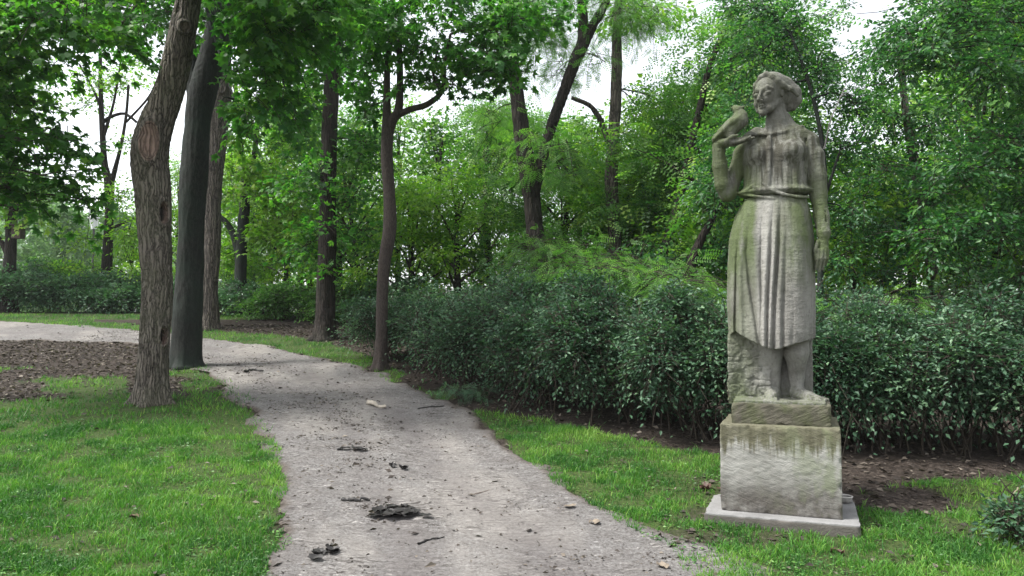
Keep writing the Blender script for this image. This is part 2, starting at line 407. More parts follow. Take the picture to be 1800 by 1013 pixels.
TRIS = {}
def tree(name, label, cat, stems, bark, crown, leaf, lm, size, nl=14, L=.6, dens=1., group=None, k=10, flare=1.25, gaps=0, feats=None, nr=14, furrow=.0, fz=5., base=None, twigs=True, limbs=True, rstep=None, amin=1.2, above=False, **kw):
    """stems: lists of (px, py, depth, radius_px); crown: (px, py, depth, rx_px, rz_px, ry_m)"""
    s0 = stems[0][0]
    if base is None:
        p0 = W(s0[0], s0[1], s0[2]); base = np.array([p0[0], p0[1], float(terr(p0[0], p0[1]))])
    root = thing(name, label, cat, base, group)
    mb = MB(); tips = []
    for si, st in enumerate(stems):
        P = np.array([W(a, b, c) for a, b, c, r in st]); R = np.array([r / F * c for a, b, c, r in st])
        if si == 0:
            P = np.vstack([[base[0], base[1], base[2] - .15], P[0:] if P[0][2] > base[2] + .05 else P[1:]]) if True else P
            R = np.concatenate([[R[0] * flare], R if len(R) == len(P) - 1 else R[1:]])
        n = max(3, nr if rstep is None else int(np.linalg.norm(P[1:] - P[:-1], axis=1).max() / rstep))
        Q = catmull(P, n); RR = np.interp(np.linspace(0, 1, len(Q)), np.linspace(0, 1, len(P)), R)
        def disp(v, PP, RR_):
            r0 = RR_[:, None]
            s = 4.6 / max(.12, float(R.max()))
            out = (vn(v[..., 0] * 3.1, v[..., 1] * 3.1, v[..., 2] * 1.6, 5) - .5) * r0 * .22
            if si == 0:
                hgt = v[..., 2] - base[2]; th = np.arctan2(v[..., 1] - PP[:, None, 1], v[..., 0] - PP[:, None, 0])
                out = out + r0 * (.30 * np.exp(-np.maximum(hgt, 0) * 6.5) * (.75 + np.cos(th * 5 + 1) * .6) + .12 * np.exp(-np.maximum(hgt, 0) * 22) * (1 + np.cos(th * 7)))
            if furrow:
                wx = (vn(v[..., 0] * 6, v[..., 1] * 6, v[..., 2] * 4, 8) - .5) * .9
                f1 = vn(v[..., 0] * s * 1.9 + wx, v[..., 1] * s * 1.9 + wx, v[..., 2] * fz, 9)
                f2 = vn(v[..., 0] * s * 4.2, v[..., 1] * s * 4.2, v[..., 2] * fz * 2.4, 10)
                out = out + furrow * (1 - 2.6 * np.abs(f1 - .5) ** 1. * 1.4) * .8 - furrow * .5 * (f2 - .5)
            return out
        v = tube(mb, Q, RR, k, disp)
        tips.append(Q)
    if feats:
        V = np.concatenate(mb.v); A = np.concatenate(mb.a).copy()
        for (fx, fy, fd, rx, rz, kind) in feats:
            c = W(fx, fy, fd); dd = V - c
            near = np.linalg.norm(dd, axis=1) < 1.2
            c = V[near][np.argmin(np.linalg.norm((V[near] - c), axis=1))] if near.any() else c
            q = (V - c) / np.array([rx, max(rx, .1), rz]); e = np.linalg.norm(q, axis=1)
            axis_ = tips[0][np.argmin(np.linalg.norm(tips[0] - c, axis=1))]
            outd = c - axis_; outd[2] = 0; outd /= np.linalg.norm(outd) + 1e-9
            ring = np.exp(-((e - 1) / .22) ** 2); ins = sstep(1.05, .55, e)
            if kind == 'scar':
                V += outd * (ring * .045 + ins * .02 - sstep(.9, .2, e) * .03)[:, None]; A = np.maximum(A, ins * 1.); A = np.maximum(A, 1.75 * np.exp(-((e - .86) / .07) ** 2))
            elif kind == 'hole':
                V += outd * (ring * .03 - ins * .08)[:, None]; A = np.maximum(A, ins * 2)
            else:
                V += outd * (ring * .03 - ins * .02 + np.exp(-e ** 2 * .5) * .045)[:, None]; A = np.maximum(A, ins * .35)
        mb.v = [V]; mb.a = [A]
    cr = MB(); tw = MB() if twigs else None
    allp = np.vstack(tips)
    for (px, py, d, rx, rz, ry) in crown:
        c = W(px, py, d); sc = d / F
        r = np.array([rx * sc, ry, rz * sc])
        vol = r[0] * r[1] * r[2]; area = (r[0] * r[2])
        la = {'maple': .45, 'star': .45, 'ovate': .27, 'pin': .16, 'pinfar': .16}[leaf] * size * size * .5
        S = int(dens * 2.3 * math.pi * area / (nl * la) * min(1.6, max(.6, ry / .7)) ** .5) + 3
        if limbs:
            cand = allp[(allp[:, 2] < c[2] + (9 if above else 1.2)) & (allp[:, 2] > base[2] + amin)]
            if len(cand):
                dist = np.linalg.norm(cand - c, axis=1) + 3.0 * np.maximum(0, c[2] - cand[:, 2] - .5)
                a = cand[np.argmin(dist)]
                if above: a = cand[np.argmin(np.abs(cand[:, 2] - max(c[2], base[2] + amin) - rng.uniform(.3, 1.8)))]
                Ln = np.linalg.norm(c - a)
                if Ln > .35:
                    r0 = min(.05, .008 + .008 * Ln)
                    lb = MB()
                    Pl = limb(lb, a, c, r0, .008, 6, .06)
                    for q in range(3):
                        e = c + rng.normal(0, .55, 3) * r
                        limb(lb, Pl[rng.integers(4, 9)], e, r0 * .45, .004, 5, .05, 7)
                    lb.build('limb', bark, root, True, base)
        clump(cr, tw, c, r, S, nl, size, leaf, L, **kw)
    mb.build('trunk', bark, root, True, base)
    if cr.n:
        if tw is not None and tw.n: tw.build('twigs', BK_TW, root, False, base, kind='stuff')
        o = cr.build('crown', LM[lm], root, False, base)
        TRIS[name + label[:20]] = len(o.data.polygons)
    return root

# ================================================================== GROUND
LAWN = [(-6000, 730), (-900, 722), (0, 712), (120, 706), (225, 690), (330, 694), (400, 700), (440, 722), (466, 750), (487, 800), (502, 860), (503, 920), (488, 970), (470, 1013), (430, 1400), (380, 4000), (-9000, 4000)]
STRIP = [(822, 722), (880, 722), (980, 745), (1080, 768), (1180, 790), (1275, 800), (1275, 890), (1240, 930), (1190, 965), (1080, 915), (1010, 868), (930, 818), (862, 762)]
RIGHT = [(1190, 960), (1240, 922), (1300, 925), (1505, 930), (1510, 868), (1640, 848), (1800, 840), (5000, 840), (7000, 4000), (1400, 4000), (1300, 1200), (1240, 1030)]
SPARSE = [(286, 650), (350, 640), (400, 672), (452, 700), (446, 722), (400, 702), (330, 694)]
FARST = [(-900, 545), (0, 556), (245, 571), (380, 581), (480, 590), (560, 598), (650, 628), (664, 640), (640, 650), (560, 631), (470, 610), (380, 598), (245, 583), (0, 566), (-900, 556)]
TUFT = [(655, 645), (700, 652), (712, 668), (690, 672), (655, 660)]
TUFT2 = [(735, 682), (782, 688), (800, 702), (770, 703), (740, 692)]
LEFTSP = [(-900, 640), (0, 650), (120, 648), (225, 655), (225, 690), (120, 706), (0, 712), (-900, 722)]
def gmask(x, y, jit=1.):
    """how grassy the ground is (0..1) at a place"""
    z = terr(x, y)
    px, py = proj(x, y, z)
    sc = np.clip(1345 / np.maximum(y, 1) * .09, 2, 40) * jit
    px = px + (fbm(x * 3.5, y * 3.5, 0, 3, 31) - .5) * sc * 3
    py = py + (fbm(x * 3.5, y * 3.5, 5, 3, 32) - .5) * sc * .9
    g = np.zeros(np.shape(x))
    n = fbm(x * 1.6, y * 1.6, 0, 4, 40)
    for P_, wgt in ((LAWN, 1.), (STRIP, 1.), (RIGHT, .9), (FARST, 1.), (TUFT, 1.), (TUFT2, .8)):
        g = np.where(inpoly(px, py, P_), wgt, g)
    g = np.where(inpoly(px, py, SPARSE), sstep(.40, .6, n) * .8, g)
    g = np.where(inpoly(px, py, LEFTSP), sstep(.47, .62, n) * .9, g)
    g = np.where((y > 19.5) & (y < 26), .8, g)
    # bare patches right of the plinth, before it, and thin edge of the lawn
    for (bx, by, rx, ry, s) in ((1590, 885, 95, 26, 1.), (1250, 850, 60, 30, .3), (1180, 960, 90, 26, .6), (1320, 945, 120, 14, .5), (1240, 905, 40, 20, .6), (1690, 940, 60, 20, .5)):
        e = ((px - bx) / rx) ** 2 + ((py - by) / ry) ** 2
        g = g * (1 - s * sstep(1.5, .5, e + (n - .5) * 1.4))
    return g
PL = [(-900, 610), (-400, 604), (0, 598), (120, 600), (250, 606), (330, 640), (375, 662), (415, 692), (446, 722), (468, 752), (486, 800), (500, 860), (502, 915), (488, 970), (476, 1013), (440, 1400)]
PR = [(-900, 560), (-400, 562), (0, 567), (120, 572), (250, 583), (380, 599), (470, 611), (560, 632), (640, 652), (715, 682), (790, 712), (860, 762), (935, 820), (1010, 868), (1130, 930), (1290, 1040)]
def onpath(px, py):
    poly = PL[:-1] + [(474, 1400)] + [(1500, 1400), (1270, 1030)] + PR[:-1][::-1]
    return inpoly(px, py, poly)
def axis_pts(segs):
    out = [segs[0][0]]
    for a, b, st in segs:
        n = max(1, int(round((b - a) / st))); out += list(np.linspace(a, b, n + 1)[1:])
    return np.array(out)
gx = axis_pts([(-400, -60, 20), (-60, -16, 2), (-16, -8, .25), (-8, 7, .06), (7, 16, .3), (16, 60, 2), (60, 400, 20)])
gy = axis_pts([(-60, -4, 4), (-4, 2.4, .4), (2.4, 13, .06), (13, 23, .12), (23, 40, .7), (40, 120, 4), (120, 800, 40)])
XX, YY = np.meshgrid(gx, gy)
near = (YY > 2) & (YY < 23) & (np.abs(XX) < 16)
ZZ = terr(XX, YY) + np.where(near, micro(XX, YY), 0)
G = gmask(XX, YY)
_px, _py = proj(XX, YY, terr(XX, YY))
ZZ -= np.where(onpath(_px, _py) & (YY > 2) & (YY < 22), .03, 0)
nx, ny = len(gx), len(gy)
I = (np.arange(ny - 1)[:, None] * nx + np.arange(nx - 1)[None])
FQ = np.stack([I, I + 1, I + nx + 1, I + nx], -1).reshape(-1, 4)
mg, nt, b = mat('park_soil')
lit = noise(nt, 26, 5, .7, dist=.8); big = noise(nt, 1.3, 4)
soil = ramp(nt, lit, [(.32, (.012, .010, .008)), (.5, (.035, .027, .022)), (.62, (.08, .065, .054)), (.74, (.16, .135, .115))])
soil = mixc(nt, mrange(nt, big, .4, .6, 0, .5), soil, (.03, .024, .02))
turf = ramp(nt, noise(nt, 34, 4, .7), [(.3, (.02, .03, .01)), (.5, (.04, .065, .018)), (.7, (.085, .11, .035))])
col = mixc(nt, attr(nt, 'g'), soil, turf)
nt.links.new(col, b.inputs['Base Color']); b.inputs['Roughness'].default_value = .95; b.inputs['Specular IOR Level'].default_value = .15
bump(nt, b, lit, .02, .8)
link('ground', mesh('ground', np.stack([XX, YY, ZZ], -1).reshape(-1, 3), FQ, attrs={'g': G.ravel()}, smooth=True, mat=mg), kind='structure')

# the footpath: a sheet between two traced edges, 6 mm above the ground
ga = np.array([ground_at(*p) for p in PL]); gb = np.array([ground_at(*p) for p in PR])
gb[-1] = (1.62, 4.0, 0); ga[-1] = (-1.25, 2.2, 0)
ga = np.vstack([ga, [(-.95, -3, 0)]]); gb = np.vstack([gb, [(1.9, -3, 0)]])
A = catmull(ga[:, :2], 26); B = catmull(gb[:, :2], 26)
nu = 90
u = np.linspace(-.05, 1.05, nu)[None, :, None]
PP = A[:, None] * (1 - u) + B[:, None] * u
wob = (fbm(PP[..., 0] * 2.5, PP[..., 1] * 2.5, 0, 3, 61) - .5) * .35
edge = np.minimum(u[..., 0] + .05, 1.05 - u[..., 0])
px_, py_ = PP[..., 0] + wob * np.exp(-edge * 9), PP[..., 1] + wob * .6 * np.exp(-edge * 9)
pz = terr(px_, py_) + micro(px_, py_)
e2 = edge * np.linalg.norm(A - B, axis=1)[:, None]
e2 = e2 + (fbm(px_ * 3, py_ * 3, 0, 4, 62) - .5) * .30
ut = u[..., 0] + (fbm(px_ * .5, py_ * .5, 0, 2, 64) - .5) * .22
rut = np.exp(-((ut - .36) / .075) ** 2) + np.exp(-((ut - .66) / .085) ** 2)
rut = rut * (.35 + .9 * fbm(px_ * .9, py_ * .9, 0, 3, 65))
pz += .010 - .012 * np.clip(rut, 0, 1) * sstep(0, .3, e2) - .03 * sstep(.08, .0, e2)
m_ = len(A); I = (np.arange(m_ - 1)[:, None] * nu + np.arange(nu - 1)[None])
FP = np.stack([I, I + nu, I + nu + 1, I + 1], -1).reshape(-1, 4)
mp, nt, b = mat('path_dirt')
f1 = noise(nt, 45, 6, .75, dist=.4); f2 = noise(nt, 3.2, 5, .6, dist=.5); f3 = noise(nt, 210, 2, .6); f4 = noise(nt, 1.2, 3, .5, stretch=(1, .45, 1), rot=(0, 0, -.25)); f5 = noise(nt, 26, 5, .7, stretch=(.35, 1, 1), dist=1.2); f6 = noise(nt, 1.7, 4, .6, dist=.5)
c = ramp(nt, f1, [(.34, (.045, .038, .033)), (.45, (.148, .138, .131)), (.58, (.215, .207, .200)), (.72, (.38, .366, .353))])
c = mixc(nt, mrange(nt, f2, .42, .68, 0, .55), c, (.125, .112, .104))
c = mixc(nt, mrange(nt, f4, .5, .64, 0, .55), c, (.28, .26, .236))
c = mixc(nt, mrange(nt, f3, .62, .8, 0, .6), c, (.05, .045, .04))
dk = math_(nt, 'MULTIPLY', mrange(nt, f5, .52, .62), mrange(nt, f6, .44, .60, .12, 1))
c = mixc(nt, math_(nt, 'MULTIPLY', dk, .85), c, (.042, .035, .032))
lt = math_(nt, 'MULTIPLY', mrange(nt, f5, .42, .34), mrange(nt, f6, .42, .55, .2, .8))
c = mixc(nt, lt, c, (.39, .37, .345))
c = mixc(nt, mrange(nt, attr(nt, 'rut'), .15, .9, 0, .5), c, (.135, .122, .118))
soil2 = ramp(nt, noise(nt, 26, 5, .7), [(.3, (.04, .032, .027)), (.6, (.12, .1, .085))])
c = mixc(nt, attr(nt, 'g'), soil2, c)
nt.links.new(c, b.inputs['Base Color']); b.inputs['Roughness'].default_value = .93; b.inputs['Specular IOR Level'].default_value = .2
bp = bump(nt, b, f1, .012, .8); bp = bump(nt, b, f2, .05, .5, bp); bump(nt, b, f5, .03, .8, bp)
link('path', mesh('path', np.stack([px_, py_, pz], -1).reshape(-1, 3), FP, attrs={'g': sstep(.02, .22, e2).ravel(), 'rut': np.clip(rut, 0, 1.2).ravel()}, smooth=True, mat=mp), kind='structure')

def surf(x, y): return terr(x, y) + micro(x, y) + .003

# ---- grass blades
def blades(name, label, n, xr, yr, hmin, hmax, seg2, wdt, thr=.0, lm='grass', extra=None):
    x = rng.uniform(*xr, n); yv = yr[0] + (yr[1] - yr[0]) * rng.random(n) ** 1.25
    lim = np.abs(x) < yv * .78 + .8
    x, yv = x[lim], yv[lim]
    g = gmask(x, yv)
    cl = fbm(x * 5, yv * 5, 0, 3, 77)
    keep = rng.random(len(x)) < g * (.12 + 1.1 * sstep(.32, .6, cl))
    # keep the stone plinth clear
    keep &= ~((np.abs((x - 2.1) * .934 - (yv - 6) * .358) < .53) & (np.abs((x - 2.1) * .358 + (yv - 6) * .934) < .53))
    x, yv, cl = x[keep], yv[keep], cl[keep]; n = len(x)
    z = terr(x, yv) + micro(x, yv) - .004
    h = rng.uniform(hmin, hmax, n) * (.5 + .9 * cl) * (1 + .9 * (rng.random(n) < .03))
    a = rng.random(n) * 6.283; la = rng.random(n) * 6.283; lean = rng.uniform(.15, 1.0, n) * h
    wd = wdt * rng.uniform(.7, 1.3, n)
    p = np.stack([x, yv, z], -1); s = np.stack([np.cos(a), np.sin(a), 0 * a], -1) * wd[:, None]
    ld = np.stack([np.cos(la) * lean, np.sin(la) * lean, 0 * a], -1); up = np.stack([0 * a, 0 * a, h], -1)
    rn = np.clip(rng.normal(.45, .17, n) + (fbm(x * .8, yv * .8, 0, 3, 78) - .5) * .9 + (fbm(x * 4, yv * 4, 0, 3, 79) - .5) * .9, 0, 1)
    rn = np.where(rng.random(n) < .05, 1., rn)
    clv = fbm(x * 2.1, yv * 2.1, 9, 3, 70); h_scale = 1
    rn = np.clip(rn - .35 * sstep(.52, .62, clv), 0, 1)
    if seg2:
        V = np.stack([p - s, p + s, p + ld * .35 + up * .6 + s * .8, p + ld * .35 + up * .6 - s * .8, p + ld + up * .93], 1)
        k = np.arange(n)[:, None] * 5
        fs = [k + np.array([[0, 1, 2, 3]]), k + np.array([[3, 2, 4]])]; kk = 5
    else:
        V = np.stack([p - s, p + s, p + ld + up], 1); k = np.arange(n)[:, None] * 3; fs = [k + np.array([[0, 1, 2]])]; kk = 3
    me = mesh(name, V.reshape(-1, 3), fs, attrs={'rnd': np.repeat(rn, kk)}, mat=LM[lm])
    return link(name, me, kind='stuff', label=label, category='grass')
blades('grass', 'bright green lawn grass beside the path and round the statue', 330000, (-6.8, 6.5), (4.2, 8.5), .03, .06, True, .0028)
blades('grass', 'thinner grass on the rise and along the far path edge', 230000, (-17, 9), (8.2, 20.9), .035, .07, False, .006)

# ---- fallen leaves and bark crumbs (nobody could count them)
def litter(name, label, n, fn, smin, smax, lm, yr=(4.3, 20), xr=(-15, 9), yp=1.6, curl=.5, lift=0.):
    x = rng.uniform(*xr, n); yv = yr[0] + (yr[1] - yr[0]) * rng.random(n) ** yp
    z = terr(x, yv); px, py = proj(x, yv, z)
    wgt = fn(x, yv, px, py); keep = rng.random(n) < wgt
    x, yv = x[keep], yv[keep]; n = len(x)
    P = np.stack([x, yv, surf(x, yv) + .006 + lift * rng.random(n)], -1)
    a = rng.random(n) * 6.283
    tip = np.stack([np.cos(a), np.sin(a), rng.normal(.05, .15, n)], -1)
    nor = np.stack([rng.normal(0, curl, n), rng.normal(0, curl, n), np.ones(n)], -1)
    mb = MB(); leaves(mb, P, tip, nor, rng.uniform(smin, smax, n), 'ovate', np.clip(rng.beta(1.3, 2.2, n), 0, 1))
    o = mb.build(name, LM[lm], None, False); o['kind'] = 'stuff'; o['label'] = label; o['category'] = 'litter'
def f_soil(x, y, px, py):
    g = gmask(x, y); p = onpath(px, py)
    return np.where(p, .02, (1 - g) * .9) * (py > 570) * np.where((px > 700) & (py > 630), .38, 1)
def f_path(x, y, px, py):
    c = fbm(x * 1.4, y * 1.4, 0, 4, 90)
    hot = np.zeros_like(c)
    for (a, b_, rx, ry) in ((560, 715, 110, 38), (600, 765, 70, 30), (430, 650, 70, 25), (690, 900, 90, 30), (640, 800, 60, 30), (150, 590, 240, 12), (720, 880, 90, 20)):
        hot = np.maximum(hot, sstep(1.3, .2, ((px - a) / rx) ** 2 + ((py - b_) / ry) ** 2))
    return np.where(onpath(px, py), .03 + .45 * sstep(.54, .66, fbm(x * 3, y * 6, 0, 4, 91)) * sstep(.4, .55, c) + .95 * hot * sstep(.46, .58, fbm(x * 4, y * 11, 0, 3, 92)), 0)
def f_lawn(x, y, px, py): return gmask(x, y) * (.12 + 1.3 * sstep(.50, .62, fbm(x * 2.1, y * 2.1, 9, 3, 70))) * (py > 600)
litter('fallen_leaves', 'dry grey brown leaves littering the dark soil under trees and shrubs', 150000, f_soil, .03, .085, 'dry', curl=.6)
litter('path_litter', 'crumbs of bark and dead leaves scattered along the dirt path', 150000, f_path, .010, .040, 'dry', yr=(4.3, 17), xr=(-9, 3.5), curl=.9)
litter('ground_weeds', 'small pale clover leaves in the lawn grass', 60000, f_lawn, .014, .034, 'shrubgr', yr=(4.3, 9), xr=(-6.5, 6.5), curl=.35, lift=.022)
litter('lawn_litter', 'dead leaf scraps lying in the lawn grass', 1500, lambda x, y, px, py: gmask(x, y) * .8, .03, .07, 'dry', yr=(4.3, 9), xr=(-6.5, 6.5), curl=.4, lift=.03)

# ================================================================== STATUE
YAW = math.radians(21)
SC0 = np.array([2.088, 6.0]); ZB = W(1368, 704, 6.0)[2]           # top of the base block
cY, sY = math.cos(YAW), math.sin(YAW)
def L2(px, py, y=0.):
    """pixel -> statue's own frame (X right, Y away, Z up from the block) at local depth y"""
    c = (px - 900) / F
    X = 0.
    for _ in range(4):
        wy = SC0[1] - sY * X + cY * y
        q = W(px, py, wy)
        X = ((q[0] - SC0[0]) * cY - (q[1] - SC0[1]) * sY)
        X = (q[0] - SC0[0] - sY * y) / cY
    return np.array([X, y, q[2] - ZB])
def lx(px, py, y=0.): return L2(px, py, y)[0]
def lz(py, y=0.): return L2(1368, py, y)[2]
PXM = 1 / 240.
class SDF:
    def __init__(s, lo, hi, h):
        s.h = h; s.lo = np.array(lo, float); n = np.ceil((np.array(hi) - s.lo) / h).astype(int) + 1
        s.ax = [s.lo[i] + np.arange(n[i]) * h for i in range(3)]
        s.D = np.full(n, 1., np.float32)
    def op(s, lo, hi, fn, k=.02, mode='u'):
        m = k * 2 + 3 * s.h
        sl = []
        for i in range(3):
            a = max(0, int((lo[i] - m - s.lo[i]) / s.h)); b = min(len(s.ax[i]), int((hi[i] + m - s.lo[i]) / s.h) + 2)
            if b <= a: return
            sl.append(slice(a, b))
        sl = tuple(sl)
        X = s.ax[0][sl[0]][:, None, None].astype(np.float32); Y = s.ax[1][sl[1]][None, :, None].astype(np.float32); Z = s.ax[2][sl[2]][None, None, :].astype(np.float32)
        d = fn(X, Y, Z); D = s.D[sl]
        if mode == 'u':
            hh = np.maximum(k - np.abs(D - d), 0) / k; s.D[sl] = np.minimum(D, d) - hh * hh * k * .25
        else:
            d = -d; hh = np.maximum(k - np.abs(D - d), 0) / k; s.D[sl] = np.maximum(D, d) + hh * hh * k * .25
    def ell(s, c, r, k=.02, mode='u', R=None):
        c = np.array(c, float); r = np.array(r, float); rm = r.max() if R is not None else r
        def fn(X, Y, Z):
            x, y, z = X - c[0], Y - c[1], Z - c[2]
            if R is not None:
                x, y, z = (R[0][0] * x + R[0][1] * y + R[0][2] * z, R[1][0] * x + R[1][1] * y + R[1][2] * z, R[2][0] * x + R[2][1] * y + R[2][2] * z)
            k0 = np.sqrt((x / r[0]) ** 2 + (y / r[1]) ** 2 + (z / r[2]) ** 2); k1 = np.sqrt((x / r[0] ** 2) ** 2 + (y / r[1] ** 2) ** 2 + (z / r[2] ** 2) ** 2)
            return k0 * (k0 - 1) / (k1 + 1e-6)
        s.op(c - rm, c + rm, fn, k, mode)
    def cap(s, a, b, ra, rb, k=.02, mode='u'):
        a = np.array(a, float); b = np.array(b, float); ba = b - a; L = (ba ** 2).sum() + 1e-9; R = max(ra, rb)
        def fn(X, Y, Z):
            h = np.clip(((X - a[0]) * ba[0] + (Y - a[1]) * ba[1] + (Z - a[2]) * ba[2]) / L, 0, 1)
            return np.sqrt((X - a[0] - ba[0] * h) ** 2 + (Y - a[1] - ba[1] * h) ** 2 + (Z - a[2] - ba[2] * h) ** 2) - (ra + (rb - ra) * h)
        s.op(np.minimum(a, b) - R, np.maximum(a, b) + R, fn, k, mode)
    def chain(s, pts, rs, k=.02, mode='u'):
        for i in range(len(pts) - 1): s.cap(pts[i], pts[i + 1], rs[i], rs[i + 1], k, mode)
    def nets(s):
        D = s.D; I = D < 0
        nx, ny, nz = D.shape
        c = [I[i:nx - 1 + i, j:ny - 1 + j, k:nz - 1 + k] for i in (0, 1) for j in (0, 1) for k in (0, 1)]
        tot = sum(x.astype(np.int8) for x in c); act = (tot > 0) & (tot < 8)
        ci = np.argwhere(act); idx = np.full(act.shape, -1, np.int64); idx[act] = np.arange(len(ci))
        acc = np.zeros((len(ci), 3)); cnt = np.zeros(len(ci))
        cor = [(i, j, k) for i in (0, 1) for j in (0, 1) for k in (0, 1)]
        vals = {q: D[ci[:, 0] + q[0], ci[:, 1] + q[1], ci[:, 2] + q[2]] for q in cor}
        for a in cor:
            for ax in range(3):
                if a[ax] == 0:
                    b_ = list(a); b_[ax] = 1; b_ = tuple(b_)
                    va, vb = vals[a], vals[b_]; m = (va < 0) != (vb < 0)
                    t = np.where(m, va / (va - vb + 1e-12), 0)
                    p = np.tile(np.array(a, float), (len(ci), 1)); p[:, ax] = t
                    acc += p * m[:, None]; cnt += m
        V = (ci + acc / cnt[:, None]) * s.h + s.lo
        Fs = []
        for ax in range(3):
            o1, o2 = [(1, 2), (2, 0), (0, 1)][ax]
            a = [slice(None)] * 3; b_ = [slice(None)] * 3; a[ax] = slice(0, -1); b_[ax] = slice(1, None)
            A_, B_ = I[tuple(a)], I[tuple(b_)]
            e = np.argwhere(A_ != B_)
            e = e[(e[:, o1] > 0) & (e[:, o2] > 0) & (e[:, o1] < D.shape[o1] - 1) & (e[:, o2] < D.shape[o2] - 1)]
            ins = A_[e[:, 0], e[:, 1], e[:, 2]]
            def g(d1, d2):
                q = e.copy(); q[:, o1] += d1; q[:, o2] += d2; return idx[q[:, 0], q[:, 1], q[:, 2]]
            quad = np.stack([g(-1, -1), g(0, -1), g(0, 0), g(-1, 0)], -1)
            quad[~ins] = quad[~ins][:, ::-1]; Fs.append(quad)
        Fq = np.concatenate(Fs); Fq = Fq[(Fq >= 0).all(1)]
        return V, Fq

def interp(tab, py):
    t = np.array(tab, float); return np.interp(py, t[:, 0], t[:, 1]) if t.shape[1] == 2 else [np.interp(py, t[:, 0], t[:, i]) for i in range(1, t.shape[1])]

S = SDF((-.56, -.36, -.03), (.46, .34, 2.66), .0058)
# --- torso and skirt: lofted ellipses; rows (py, left px, right px, half depth, y centre)
ROWS = [(226, 1338, 1398, .075, .03), (236, 1318, 1416, .10, .03), (250, 1309, 1424, .125, .03), (270, 1307, 1425, .145, .02), (300, 1308, 1422, .15, .01),
        (325, 1307, 1419, .150, .00), (340, 1303, 1420, .155, .0), (347, 1307, 1418, .15, .0), (352, 1308, 1417, .150, .0), (380, 1293, 1423, .19, .01), (420, 1283, 1428, .225, .01),
        (480, 1280, 1430, .235, .01), (540, 1280, 1430, .24, .01), (585, 1283, 1430, .25, .0), (622, 1286, 1428, .25, .0)]
zr = np.array([lz(r[0]) for r in ROWS]); xl = np.array([lx(r[1], r[0]) for r in ROWS]); xr_ = np.array([lx(r[2], r[0]) for r in ROWS])
bd = np.array([r[3] for r in ROWS]); yc = np.array([r[4] for r in ROWS])
o_ = np.argsort(zr); zr, xl, xr_, bd, yc = zr[o_], xl[o_], xr_[o_], bd[o_], yc[o_]
def line(pts):
    p = np.array(pts, float); z = np.array([lz(q[1], -.2) for q in p]); x = np.array([lx(q[0], q[1], -.2) for q in p]); o = np.argsort(z)
    return z[o], x[o]
def gau(t): return np.exp(-t * t)
FOLDS = [  # (line, amplitude (+out), width m)
    ([(1300, 385), (1294, 450), (1291, 560)], -.020, .011), ([(1309, 370), (1303, 420), (1300, 480), (1303, 580)], .022, .02),
    ([(1318, 380), (1312, 440), (1318, 500), (1328, 560), (1336, 612)], -.024, .013), ([(1330, 360), (1326, 420), (1330, 480), (1340, 560), (1345, 612)], .016, .022),
    ([(1340, 352), (1337, 460), (1339, 540), (1337, 612)], -.016, .009),
    ([(1351, 352), (1349, 420), (1344, 520), (1343, 615)], .026, .017), ([(1360, 352), (1355, 420), (1350, 520), (1349, 615)], -.022, .008),
    ([(1366, 352), (1362, 430), (1356, 530), (1352, 615)], .022, .014), ([(1373, 352), (1369, 430), (1362, 520), (1360, 615)], -.032, .012),
    ([(1384, 360), (1375, 440), (1370, 540), (1371, 615)], .018, .016), ([(1382, 440), (1378, 540), (1377, 612)], -.016, .009),
    ([(1390, 540), (1385, 612)], .012, .014), ([(1395, 560), (1393, 612)], -.010, .008), ([(1408, 570), (1406, 612)], -.006, .01)]
FL = [(line(p), a, wd) for p, a, wd in [(p_, a_ * (.75 if a_ > 0 else 1.), w_) for p_, a_, w_ in FOLDS]]
z_belt = lz(347); z_hip = lz(600)
WLINES = [(line([(x0, 300), (x0 + dx, 346)]), a, .007) for x0, dx, a in ((1316, -2, -.008), (1322, 2, .008), (1329, 1, -.010), (1336, 0, .008), (1341, -1, -.009), (1368, 0, -.007), (1376, 1, -.010), (1384, -1, .006), (1392, 2, -.012), (1400, 1, .007), (1407, 1, -.009))]
HEM = line([(1283, 590), (1292, 585), (1312, 596), (1336, 609), (1346, 612), (1358, 616), (1372, 613), (1386, 609), (1405, 604), (1430, 597)])
hx = [lx(q, 600, -.2) for q in (1270, 1283, 1292, 1312, 1336, 1346, 1358, 1372, 1386, 1405, 1430, 1450)]
hz = [lz(q, -.22) for q in (592, 588, 583, 595, 607, 611, 615, 613, 608, 603, 596, 594)]
